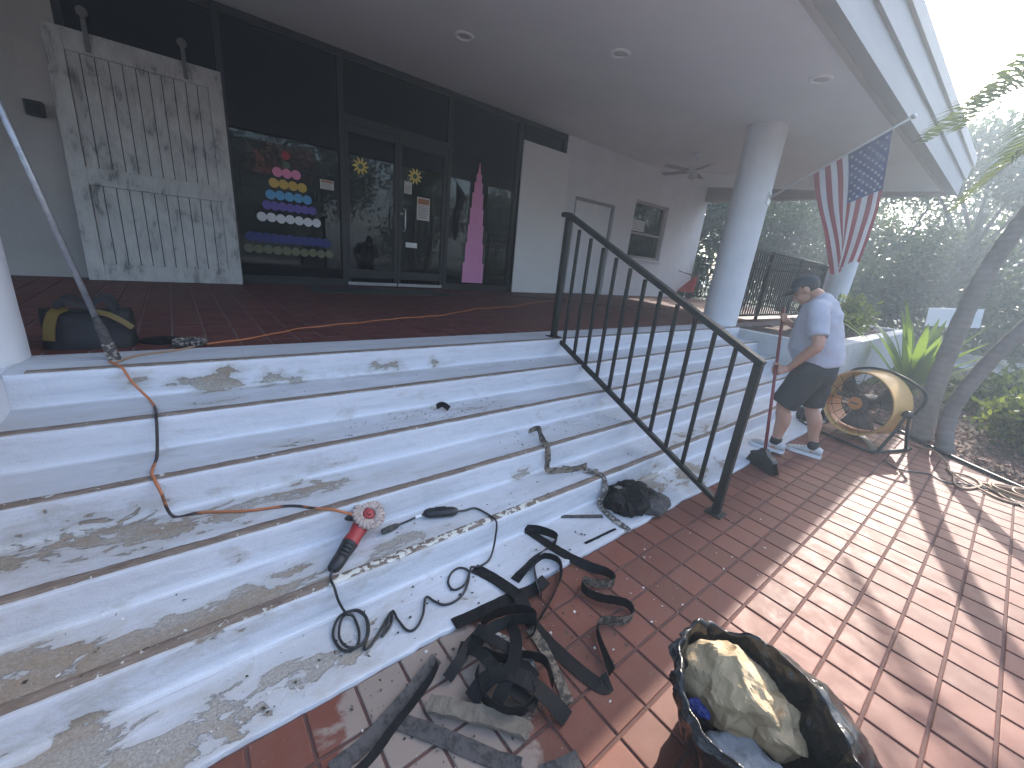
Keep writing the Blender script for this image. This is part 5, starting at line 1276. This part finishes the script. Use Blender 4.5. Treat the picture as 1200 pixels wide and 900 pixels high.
strip('rubber_strip', [(1.37, 1.38, ZS, .6), (1.44, 1.32, ZS, .9), (1.475, 1.23, ZS, 1), (1.40, 1.20, ZS, .8), (1.30, 1.19, ZS, .5), (1.20, 1.16, ZS, .3), (1.10, 1.13, ZS, 0)], 'black rubber strip with a narrow loop standing on the bottom step', .024, mats=[M_RUB, M_RUB])
strip('rubber_strip', [(1.39, 1.40, ZS, 0), (1.42, 1.20, ZS, .1), (1.45, 1.08, .012, .3), (1.49, .99, Z0, .6), (1.535, .90, Z0, 1), (1.50, .855, Z0, 1), (1.42, .90, Z0, 1), (1.385, .945, Z0, 1), (1.345, .915, Z0, 1), (1.365, .838, Z0, 1), (1.45, .745, Z0, 1), (1.425, .685, Z0, 1), (1.36, .69, Z0, 1), (1.27, .745, Z0, 1), (1.22, .72, Z0, 1), (1.18, .66, Z0, 1), (1.13, .57, Z0, .8)], 'long curled rubber strip standing on edge in waves across the tiles', .024, mats=[M_RUB, M_CAKE_T])
strip('rubber_strip', [(.735, 1.083, ZS, 0), (.85, 1.072, ZS, 0), (1.02, 1.06, .02, .05), (1.15, 1.045, .012, .1), (1.24, 1.06, .006, .2)], 'straight black rubber strip along the lower edge of the bottom step', .027)
strip('rubber_strip', [(1.15, 1.00, Z0, .8), (1.20, 1.10, Z0, 1), (1.25, 1.155, Z0, 1), (1.33, 1.165, Z0, 1), (1.365, 1.10, Z0, 1), (1.30, 1.02, Z0, .9), (1.18, .955, Z0, .8), (1.05, .90, Z0, .7)], 'looped strip with white flecked underside next to the bottom step', .026, mats=[M_RUB, M_CAKE_W])
strip('rubber_strip', [(.83, 1.02, Z0, 1), (.90, 1.02, .01, 1), (1.0, .985, .01, 1), (1.04, .93, .01, 1), (1.0, .87, .01, .9), (.95, .85, .02, .6)], 'short black strip bent into a hook at the back of the rubbish heap', .026)
strip('rubber_strip', [(.74, .94, Z0, .3), (.80, .96, .03, .4), (.90, .955, .03, .6), (.99, .93, .02, .8), (1.03, .90, .02, .8)], 'black strip folded over the top of the rubbish heap', .022, mats=[M_RUB, M_CAKE_G])
strip('rubber_strip', [(.78, .99, .05, .2), (.80, .93, .06, 0), (.84, .86, .05, 0), (.86, .80, .03, 0), (.87, .72, .02, 0)], 'flat black strip running down the middle of the rubbish heap', .024, mats=[M_RUB, M_CAKE_W])
strip('rubber_strip', [(.84, .95, .03, 2), (.87, .88, .035, 2), (.89, .80, .03, 2), (.88, .74, .015, 2)], 'short strip lying upside down in the heap with white crumbs stuck on', .018, mats=[M_RUB, M_CAKE_W])
strip('rubber_strip', [(.63, .79, .02, .1), (.70, .80, .05, .05), (.77, .77, .07, 0), (.82, .70, .06, 0), (.85, .63, .04, 0), (.87, .555, .01, .1)], 'broad black strip arching over the front of the rubbish heap', .030)
strip('rubber_strip', [(.70, .86, .012, .9), (.665, .78, .012, 1), (.685, .70, .012, 1), (.75, .655, .012, 1), (.82, .67, .012, 1), (.845, .73, .016, 1)], 'black strip bent into a half ring inside the rubbish heap', .026)
strip('rubber_strip', [(1.0, .90, Z0, .2), (.99, .82, .006, .1), (.97, .74, .006, 0), (.945, .66, .006, 0), (.915, .59, .004, .1)], 'strip caked with tan mortar along the right side of the heap', .020, mats=[M_CAKE_T, M_CAKE_T])
strip('rubber_strip', [(.395, .895, Z0, 0), (.466, .800, .004, .05), (.553, .680, .004, .05), (.61, .60, .004, 0), (.65, .54, .004, .3)], 'dusty grey strip lying flat at the bottom edge of the picture', .026, mats=[M_CAKE_G, M_CAKE_T])
strip('rubber_strip', [(.19, .86, Z0, .2), (.30, .876, Z0, .1), (.40, .912, Z0, .1), (.52, .955, Z0, .2), (.61, .995, Z0, .3)], 'dusty grey strip pointing towards the bottom step left of the heap', .024, mats=[M_CAKE_G, M_CAKE_G])
strip('rubber_strip', [(.16, .80, .002, .5), (.28, .82, .002, .6), (.40, .87, .004, .6), (.54, .93, .006, .7), (.60, .97, .006, .8)], 'narrow black strip beside the dusty grey one left of the heap', .014, mats=[M_RUB, M_CAKE_G])
strip('rubber_strip', [(.70, .98, .012, .2), (.735, .91, .05, .1), (.745, .82, .06, 0), (.755, .74, .05, 0), (.80, .64, .03, 0)], 'worn black strip lying across the left part of the heap', .024)
strip('rubber_strip', [(.93, .97, .02, .5), (.90, .89, .05, .3), (.85, .82, .07, .1), (.77, .76, .07, 0), (.69, .72, .04, .1)], 'black strip crossing diagonally over the heap', .024)
strip('rubber_strip', [(.76, .90, .02, 1), (.80, .84, .02, 1), (.88, .80, .02, 1), (.93, .74, .02, 1), (.90, .66, .015, 1)], 'black strip standing on edge in the middle of the heap', .024)
strip('rubber_strip', [(.60, .90, .012, .3), (.66, .92, .03, .3), (.74, .965, .03, .2), (.83, .985, .03, .2)], 'short torn strip at the upper left of the heap', .020)
strip('rubber_strip', [(.70, .50, .002, 0), (.76, .475, .004, 0), (.82, .455, .004, .2)], 'short fuzzy grey strip end at the bottom of the picture', .022, mats=[M_CAKE_G, M_CAKE_T])
# mortar-caked roll and powdery dust under the heap
def lump(name, c, r, amp, sc, mat, label, cat, seg=40, rings=26, facet=True, flatb=0.0, seed=0.0, rot=None, smooth=False, parent=None):
    t = MB(); ellipsoid(t, (0, 0, 0), (1, 1, 1), None, seg, rings); vs = []
    for p in t.v:
        d = V(p); q = V((d.x * r[0], d.y * r[1], d.z * r[2]))
        if facet:
            ds = mnoise.voronoi(V((q.x * sc + seed, q.y * sc, q.z * sc)))[0]; k2 = mnoise.voronoi(V((q.x * sc * 2.4 + seed, q.y * sc * 2.4, q.z * sc * 2.4 + 3)))[0]; k = (.45 - (ds[1] - ds[0])) * amp + (.4 - (k2[1] - k2[0])) * amp * .38 + amp * .9 * mnoise.noise(V((q.x * sc * .5 + seed, q.y * sc * .5, q.z * sc * .5)))
        else: k = amp * (mnoise.noise(V((q.x * sc + seed, q.y * sc, q.z * sc))) + .5 * mnoise.noise(V((q.x * sc * 2.7 + seed, q.y * sc * 2.7, q.z * sc * 2.7))))
        q = q + d * k
        if rot is not None: q = rot @ q
        w = q + V(c)
        if w.z < flatb: w.z = flatb + (w.z - flatb) * .05
        vs.append(w)
    mb = MB(); mb.add(vs, t.f)
    if parent is not None: return build(mb, name, mat, parent, smooth)
    return solo(mb, name, mat, (c[0], c[1], flatb), label, cat, smooth=smooth)
M_MORT = pmat('mortar', (.20, .165, .125), (.12, .095, .07), 22, .95, bs=.8, bd=.01, bscale=60)
strip('rubber_strip', [(.51, .87, .004, .1), (.56, .81, .012, .15), (.63, .73, .016, .1), (.70, .655, .012, 0), (.74, .60, .004, .1)], 'wide strip thickly caked with tan mortar in front of the heap', .026, .007, mats=[M_MORT, M_MORT], rough=.007)
M_DUST = pmat('cement_dust', (.27, .24, .21), (.20, .17, .145), 12, .95, bs=.5, bscale=90)
# strip torn down over three steps
strip('rubber_strip', [(1.80, 1.90, .335, .2), (1.83, 1.84, .365, .6), (1.80, 1.78, .345, .8), (1.765, 1.72, .350, .3), (1.755, 1.665, .345, 0), (1.745, 1.632, .28, 0), (1.735, 1.61, .19, .4), (1.80, 1.575, .178, .9), (1.92, 1.53, .18, 1), (2.02, 1.525, .182, .8)], 'torn strip hanging from the third step and curling on the next', .020, mats=[M_CAKE_T, M_RUB])
strip('rubber_strip', [(1.96, 1.50, .18, .6), (2.02, 1.43, .186, .2), (2.03, 1.375, .170, 0), (2.02, 1.35, .10, 0), (1.97, 1.335, .03, .1), (1.93, 1.24, .022, .2), (1.915, 1.15, .022, .3), (1.92, 1.06, .012, .3)], 'strip caked with crumbs draped over the lowest riser to the tiles', .018, mats=[M_CAKE_W, M_RUB])
strip('rubber_strip', [(1.655, 1.375, ZS, 0), (1.77, 1.31, ZS, 0), (1.885, 1.24, ZS, .1)], 'short straight grey strip lying on the bottom step', .014, mats=[M_CAKE_G, M_CAKE_G])
strip('rubber_strip', [(1.89, 1.625, .178, 0), (1.98, 1.54, .178, 0), (2.07, 1.465, .178, .2)], 'thin straight sliver on the second step near the railing', .009, mats=[M_CAKE_T, M_CAKE_G])
strip('rubber_strip', [(1.60, 1.13, ZS, 0), (1.72, 1.125, ZS, 0), (1.86, 1.12, ZS, 0)], 'thin dark sliver along the crack of the bottom step', .007, mats=[M_RUB, M_CAKE_G])
strip('rubber_strip', [(1.235, 2.2, .491, .5), (1.26, 2.17, .51, .9), (1.29, 2.13, .493, .7)], 'small curled scrap standing on the second step from the top', .018, mats=[M_RUB, M_CAKE_W])
# crumpled black plastic on the lowest step
t = thing('crumpled_plastic', (2.17, 1.24, .02), 'crumpled heap of black plastic and dirt on the bottom step beside the railing', 'plastic')
lump('sheet', (2.15, 1.27, .055), (.15, .11, .06), .075, 11, M_RUB, '', '', seg=44, rings=30, flatb=.021, seed=3, parent=t); lump('sheet', (2.27, 1.18, .04), (.11, .08, .035), .055, 14, M_CAKE_G, '', '', flatb=.021, seed=9, parent=t)
lump('scrap', (2.10, 1.30, .10), (.035, .025, .02), .02, 25, M_CAKE_W, '', '', seg=16, rings=10, flatb=.021, seed=5, parent=t)
# chips and crumbs
def scatter(name, regions, n, size, mat, label, seed):
    rng = np.random.default_rng(seed); C_ = []
    for (x0, x1, y0, y1, z, wgt) in regions:
        k = int(n * wgt); C_.append(np.stack([rng.uniform(x0, x1, k), rng.uniform(y0, y1, k), np.full(k, z)], 1))
    C_ = np.concatenate(C_); q = leaf_quads(C_, size, .8, up=0, rng=rng, vary=.7); q[:, :, 2] = C_[:, 2][:, None] + np.abs(q[:, :, 2] - C_[:, 2][:, None]) * .35
    return set_props(quads_mesh(name, q, mat), label, 'debris', kind='stuff')
M_CHIP = pmat('paint_chips', (.62, .60, .56), (.5, .48, .45), 20, .8, bs=0)
scatter('paint_chips', [(.2, 1.9, .55, 1.06, .002, .22), (.4, 3.2, .3, 1.06, .002, .12), (-.5, 2.4, 1.40, 1.64, .181, .3), (-.4, 2.0, 1.1, 1.36, .025, .3), (-.5, 1.5, 1.68, 1.95, .336, .15)], 330, .011, M_CHIP, 'pale paint chips scattered over steps and tiles', 41)
M_CRUMB = pmat('dark_crumbs', (.03, .026, .022), (.08, .065, .05), 20, .9, bs=0)
scatter('dark_crumbs', [(.6, 1.7, 2.0, 2.25, .491, .35), (-.4, 2.6, 2.3, 2.57, .647, .12), (1.5, 2.6, 1.69, 1.95, .335, .2), (-.5, 3, 1.40, 1.64, .18, .25), (0, 3.2, 1.1, 1.36, .024, .4), (.3, 1.3, .6, 1.05, .002, .4)], 420, .012, M_CRUMB, 'dark crumbs and rubber bits scattered on the steps', 42)

# ------------------------------------------------------------------ angle grinder with its cord
gr = thing('angle_grinder', (.50, 1.60, .176), 'red and black angle grinder with a wire wheel lying on the second step', 'grinder')
M_GRED = pmat('grinder_red', (.36, .035, .035), (.28, .03, .032), 18, .5, bs=.15); M_WIRE = pmat('wire_brush', (.58, .48, .42), (.34, .26, .23), 60, .75, metallic=.3, bs=.6, bscale=150)
GW_ = V((.578, 1.618, .285)); GE = V((.362, 1.432, .206)); gd = (GE - GW_).normalized()
wn_ = V((-.26, -.77, .57)); wn_ = (wn_ - gd * wn_.dot(gd)).normalized()
gs = gd.cross(wn_)
neck = GW_ - wn_ * .035
mb = MB(); mb.tube([neck + gd * -.01, neck + gd * .03, neck + gd * .06, neck + gd * .10, neck + gd * .145], [(.030, .028), (.040, .034), (.037, .034), (.032, .032), (.036, .034)], 16, up=wn_); build(mb, 'gear_housing', M_GRED, gr, True, autosm=45)
mb = MB(); mb.tube([neck + gd * .146, neck + gd * .16, neck + gd * .20, neck + gd * .25, neck + gd * .275, neck + gd * .285], [(.036, .033), (.034, .031), (.030, .028), (.029, .028), (.026, .024), (.014, .014)], 16, up=wn_); ho = build(mb, 'handle', M_BLACKPL, gr, True, autosm=45)
mb = MB()
for k in range(4): mb.obox(neck + gd * (.16 + .018 * k) + wn_ * .031, gs, gd, wn_, (.018, .003, .002))
build(mb, 'vents', M_BLACKMETAL, ho)
mb = MB()
for k in range(22):
    a0 = 2 * math.pi * k / 22
    pts = []
    for j in range(5):
        r2 = .030 + .044 * j / 4; a = a0 + .10 * j; pts.append(GW_ + (gs * math.cos(a) + gd * math.sin(a)) * r2 + wn_ * (.006 * math.sin(j * 1.6 + k)))
    mb.tube(pts, [.007, .0088, .0095, .0098, .008], 7)
wo = build(mb, 'wire_wheel', M_WIRE, gr, True)
mb = MB(); mb.lathe([(0, .016), (.011, .015), (.012, .008), (.022, .007), (.028, 0), (.028, -.006), (0, -.03)], GW_, wn_, 20); build(mb, 'lock_nut', M_GRED, wo, True, autosm=40)
mb = MB(); vs = []; fs = []
for i in range(15):
    a = rad(-70 + 175 * i / 14)
    for (r2, h) in ((.03, -.02), (.068, -.02), (.071, -.004), (.068, -.004), (.066, -.017), (.03, -.017)): vs.append(GW_ + (gs * math.cos(a) + gd * math.sin(a)) * r2 + wn_ * h)
for i in range(14):
    for j in range(6): a = i * 6 + j; b_ = i * 6 + (j + 1) % 6; fs.append((a, b_, b_ + 6, a + 6))
mb.add(vs, fs); build(mb, 'guard', M_BLACKPL, gr)
mb = MB(); mb.tube(catmull([neck + gs * .03 + gd * .02, neck + gs * .06 + gd * .03 - wn_ * .01, neck + gs * .10 + gd * .045 - wn_ * .02], 4), [.010, .011, .014, .017, .018, .018, .017, .016, .012], 10); build(mb, 'side_handle', M_BLACKPL, gr, True)
mb = MB(); mb.tube(catmull([GE, (.350, 1.42, .195), (.348, 1.395, .187), (.350, 1.368, .180), (.360, 1.352, .12), (.385, 1.345, .05), (.41, 1.33, .03), (.405, 1.25, .027), (.375, 1.195, .027), (.33, 1.21, .027), (.318, 1.29, .027), (.36, 1.36, .03), (.42, 1.36, .031), (.448, 1.30, .031), (.425, 1.22, .031), (.385, 1.19, .031), (.345, 1.21, .034), (.335, 1.27, .035), (.37, 1.345, .036), (.425, 1.355, .036), (.45, 1.31, .033), (.44, 1.24, .028), (.397, 1.172, .027), (.43, 1.178, .027), (.505, 1.24, .028), (.545, 1.27, .03), (.52, 1.215, .03), (.47, 1.185, .027), (.50, 1.215, .031), (.55, 1.272, .031), (.553, 1.22, .028), (.565, 1.155, .027), (.60, 1.148, .027), (.65, 1.19, .027), (.70, 1.262, .030), (.722, 1.225, .027), (.75, 1.185, .027), (.81, 1.178, .027), (.875, 1.21, .027), (.94, 1.285, .030), (.92, 1.335, .028), (.87, 1.33, .027), (.825, 1.285, .027), (.825, 1.235, .027), (.88, 1.232, .03), (.945, 1.285, .033), (.965, 1.305, .034), (1.0, 1.29, .03), (1.065, 1.30, .03), (1.115, 1.335, .04), (1.14, 1.354, .11), (1.148, 1.368, .182), (1.148, 1.42, .186), (1.12, 1.52, .184), (1.06, 1.53, .186), (1.01, 1.534, .195)], 6), .0052, 8); build(mb, 'cord', M_CORDK, gr, True)
A_, B_ = V((1.01, 1.534, .198)), V((.852, 1.602, .198)); dd = (B_ - A_).normalized()
mb = MB(); mb.tube([A_ + dd * -.004, A_ + dd * .01, A_ + dd * .03, A_ + dd * .14, A_ + dd * .16, A_ + dd * .172], [(.012, .012), (.024, .018), (.030, .022), (.030, .022), (.022, .018), (.010, .010)], 14, up=(0, 0, 1)); bxo = build(mb, 'inline_box', M_BLACKPL, gr, True, autosm=40)
mb = MB(); mb.obox(A_ + dd * .085 + V((0, 0, .0225)), dd, dd.cross(V((0, 0, 1))), (0, 0, 1), (.028, .014, .0015)); build(mb, 'switch_plate', M_BLACKMETAL, bxo)
dd = V((-.98, -.12, 0)).normalized(); e = B_ + V((0, 0, -.006)); mb = MB(); mb.tube(catmull([e, e + dd * .05 + V((0, .006, -.004)), e + dd * .10 + V((0, .006, -.004)), e + dd * .14 + V((0, .002, .0))], 4), .005, 8); build(mb, 'lead', M_CORDK, gr, True)
mb = MB(); mb.tube([e + dd * .012, e + dd * .045 + V((0, .005, -.003))], .0085, 8); build(mb, 'tag', M_WHITE, gr)
p0 = e + dd * .14 + V((0, .002, .0)); mb = MB(); mb.tube([p0, p0 + dd * .015, p0 + dd * .05, p0 + dd * .085, p0 + dd * .09], [.007, .013, .016, .014, .008], 12); build(mb, 'plug', M_CAKE_G, gr, True)

# ------------------------------------------------------------------ things at the head of the steps
po = thing('extension_pole', (-.30, 2.77, .8), 'scuffed metal extension pole leaning against the left column', 'pole')
pb, pt = V((-.297, 2.765, .86)), V((-.555, 2.80, 2.32)); pd = (pt - pb).normalized()
mb = MB(); mb.tube([pb + pd * .08, pt], .0125, 12); build(mb, 'tube', pmat('scuffed_steel', (.40, .40, .41), (.25, .25, .26), 30, .45, metallic=.7), po, True)
mb = MB(); mb.tube([pb + pd * .02, pb + pd * .10, pb + pd * .13, pb + pd * .16], [.022, .021, .017, .015], 12); build(mb, 'clamp', M_CAKE_G, po, True, autosm=40)
mb = MB(); mb.obox(pb + pd * -.02, pd, pd.cross(V((0, 1, 0))), pd.cross(pd.cross(V((0, 1, 0)))), (.045, .024, .018), .004); build(mb, 'socket', M_CAKE_W, po)
mb = MB(); mb.tube([pb + pd * 1.17, pb + pd * 1.20, pb + pd * 1.30], [.016, .02, .02], 12); build(mb, 'grip', M_BLACKPL, po, True, autosm=40)
# black and yellow tool bag
tb = thing('tool_bag', (-.39, 3.12, .8), 'soft black tool bag with yellow panels beside the left column', 'bag')
mb = MB(); vs = []; fs = []; L_ = 13; S_ = 20
for i in range(L_):
    f_ = i / (L_ - 1); z = .802 + .20 * f_; sag = 1 - .30 * f_ ** 1.5
    for k in range(S_):
        a = 2 * math.pi * k / S_; cx = math.copysign(abs(math.cos(a)) ** .6, math.cos(a)); cy = math.copysign(abs(math.sin(a)) ** .6, math.sin(a))
        p = V((-.39 + .185 * cx * (1 - .06 * f_), 3.12 + .12 * cy * sag, z - .05 * f_ * (1 - abs(cx)) - .0))
        vs.append(p + mnoise.noise_vector(p * 12) * .012)
for i in range(L_ - 1):
    for k in range(S_): a, b_ = i * S_ + k, i * S_ + (k + 1) % S_; fs.append((a, b_, b_ + S_, a + S_))
fs.append(tuple((L_ - 1) * S_ + k for k in range(S_))); mb.add(vs, fs); M_NYL = pmat('black_nylon', (.010, .010, .012), (.016, .016, .018), 30, .75, bs=.2); build(mb, 'body', M_NYL, tb, True)
M_YEL = pmat('yellow_nylon', (.13, .085, .012), (.10, .065, .010), 12, .6)
mb = MB(); mb.ribbon(catmull([(-.53, 2.975, .86), (-.52, 2.985, .93), (-.50, 3.01, .99), (-.47, 3.06, 1.01)], 4), .022, .003, [(-.3, -1, .3)] * 13); build(mb, 'side_panel', M_YEL, tb)
mb = MB(); mb.ribbon(catmull([(-.36, 3.02, 1.00), (-.30, 3.0, .985), (-.245, 2.99, .945), (-.215, 2.99, .915)], 4), .014, .003, [(.2, -1, .5)] * 13); build(mb, 'flap_panel', M_YEL, tb)
for y_ in (3.04, 3.2):
    mb = MB(); mb.ribbon(catmull([(-.50, y_, .98), (-.47, y_, 1.05), (-.39, y_, 1.02), (-.31, y_, 1.06), (-.27, y_, .97)], 5), .012, .003, [(0, -1, .2)] * 21); build(mb, 'carry_strap', M_NYL, tb)
mb = MB(); mb.lathe([(.018, .8012), (.105, .8012), (.108, .804), (.105, .807), (.018, .807)], (-.10, 3.15, 0), seg=36, close=True); solo(mb, 'sanding_disc', M_RUB, (-.1, 3.15, .8), 'flat round black disc lying on the porch tiles at the head of the steps', 'disc', smooth=True, autosm=40)
t = thing('grinding_cup', (.02, 3.02, .8), 'gritty grey grinding cup wheel beside the flat black disc', 'disc')
mb = MB()
for k in range(18):
    a = 2 * math.pi * k / 18; mb.obox((.02 + .068 * math.cos(a), 3.02 + .068 * math.sin(a), .822), (math.cos(a), math.sin(a), 0), (-math.sin(a), math.cos(a), 0), (0, 0, 1), (.013, .009, .010), .003)
o = build(mb, 'segments', M_CAKE_W, t); o['kind'] = 'stuff'
mb = MB(); mb.lathe([(.02, .806), (.085, .806), (.085, .812), (.05, .816), (.02, .83)], (.02, 3.02, 0), seg=28, close=True); build(mb, 'cup', M_CAKE_G, t, True, autosm=40)

# ------------------------------------------------------------------ open rubbish bag in the foreground
rb = thing('rubbish_bag', (1.15, .06, 0), 'open black rubbish bag with crumpled brown paper at the bottom edge', 'bag')
def mat_bag():
    mt, nt, b = nodes_of('bag_plastic'); n1 = noise_node(nt, 9, 5); c = ramp(nt, n1.outputs[0], [(.3, (.005, .005, .0055)), (.75, (.014, .014, .014))]); lk(nt, c.outputs[0], b.inputs['Base Color'])
    b.inputs['Roughness'].default_value = .22; b.inputs['Specular IOR Level'].default_value = .5
    n2 = noise_node(nt, 22, 4, .6, dist=1.5); bump(nt, b, n2.outputs[0], .35, .012); return mt
M_BAG = crease(mat_bag(), 9, .5, .03)
rim = [(1.0, .30), (1.075, .335), (1.15, .345), (1.22, .325), (1.275, .25), (1.275, .165), (1.245, .08), (1.20, .0), (1.14, -.07), (1.07, -.12), (.995, -.11), (.945, -.05), (.915, .04), (.905, .13), (.93, .215), (.96, .265)]
rim = [V((x, y, 0)) for x, y in rim]; cl_ = catmull(rim + [rim[0]], 11)[:-1]; nR = len(cl_); cen = V((1.13, .09, 0))
prof_b = [(.70, .16, 0), (.86, .25, 1), (.95, .34, 1), (.985, .395, 1), (1.005, .425, 1), (1.045, .43, 1), (1.085, .41, 1), (1.10, .36, 1), (1.07, .31, 1), (1.06, .24, 1), (1.08, .15, 1), (1.08, .06, 1), (1.02, .008, 1), (.85, .003, 0)]
_pb = catmull(prof_b, 4); prof_b = [(p.x, p.y, p.z) for p in _pb]
vs = []; fs = []
for i4, (sc_, z, w) in enumerate(prof_b):
    i = i4 / 4
    for k, p in enumerate(cl_):
        a = 2 * math.pi * k / nR; q = cen + (p - cen) * sc_
        drop = max(0, .42 - z) / .42
        if i > 6: q += V((.20, -.05, 0)) * drop; q += V((p - cen)) * (.55 * drop * max(0, (p - cen).normalized().dot(V((.45, -.9, 0)))))
        if i > 5: q += V((.83, -.55, 0)) * (.11 * min(1, (i - 5) / 4) * max(0, (p - cen).normalized().dot(V((.83, -.55, 0)))))
        ple = .5 + .5 * mnoise.noise(V((math.cos(a) * 7, math.sin(a) * 7, 2.0 + z))) ; rid = mnoise.noise(V((math.cos(a) * 5, math.sin(a) * 5, z * 3)))
        dirv = (p - cen).normalized(); amp = (.010 if 2 < i < 6 else .030) * w
        q = q + dirv * (amp * (ple - .5) + .020 * w * rid * (.4 if 2 < i < 6 else 1))
        zz_ = z + w * (.020 * math.sin(a * 3 + .8) + .030 * mnoise.noise(V((math.cos(a) * 3, math.sin(a) * 3, 7)))) * (1 if z > .1 else 0)
        vd_ = mnoise.voronoi(V((q.x * 9, q.y * 9, zz_ * 7)))[0]; vd2 = mnoise.voronoi(V((q.x * 22, q.y * 22, zz_ * 16)))[0]
        q = q + dirv * w * (.045 * (.4 - (vd_[1] - vd_[0])) + .014 * (.4 - (vd2[1] - vd2[0]))) * (.55 if i < 6 else 1); zz_ += w * .016 * (.4 - (vd_[1] - vd_[0])) * (1 if z > .1 else 0)
        vs.append(V((q.x, q.y, max(.002, zz_))))
nP = len(prof_b)
for i in range(nP - 1):
    for k in range(nR): a, b_ = i * nR + k, i * nR + (k + 1) % nR; fs.append((a, a + nR, b_ + nR, b_))
fs.append(tuple(range(nR))); mb = MB(); mb.add(vs, fs); build(mb, 'bag_film', M_BAG, rb, True)
M_PAPER = pmat('brown_paper', (.44, .32, .185), (.36, .26, .145), 8, .7, bs=.25, bscale=40); crease(M_PAPER, 11, .4, .02)
o = lump('crumpled_paper', (1.165, .20, .335), (.10, .115, .065), .065, 8, M_PAPER, 'crumpled brown packing paper inside the black bag', 'paper', seg=60, rings=40, flatb=.1, seed=2.2, rot=Matrix.Rotation(rad(25), 3, 'Z'))
lump('crumpled_paper', (1.19, .075, .315), (.06, .065, .045), .05, 10, M_PAPER, 'smaller twist of brown paper lying at the near end of the bag', 'paper', seg=44, rings=28, flatb=.1, seed=6.1)
lump('cement_scrapings', (1.03, .08, .26), (.085, .12, .04), .03, 14, pmat('grey_scrapings', (.34, .34, .35), (.2, .2, .2), 40, .95, bs=.8, bscale=120), 'grey cement scrapings inside the black bag', 'scrapings', facet=False, flatb=.1, seed=4, smooth=True)
lump('blue_scrap', (1.03, .245, .315), (.018, .03, .012), .014, 30, pmat('blue_plastic', (.01, .03, .20), (.01, .02, .14), 9, .4), 'scrap of blue plastic between the bag edge and the paper', 'scrap', seg=20, rings=12, flatb=.1)

# ------------------------------------------------------------------ thin fog added to stand in for veiling glare on the lens
mt = bpy.data.materials.new('glare_fog'); mt.use_nodes = True; nt = mt.node_tree; nt.nodes.remove(nt.nodes['Principled BSDF'])
pv = nt.nodes.new('ShaderNodeVolumePrincipled'); pv.inputs['Color'].default_value = (0.74, 0.87, 1.0, 1); pv.inputs['Density'].default_value = 0.0115; pv.inputs['Anisotropy'].default_value = 0.4
nt.links.new(pv.outputs[0], nt.nodes['Material Output'].inputs['Volume'])
mb = MB(); mb.box((-121, -121, -1.1), (121, 121, 12.6)); hz = set_props(build(mb, 'glare_veil', mt), kind='stuff')
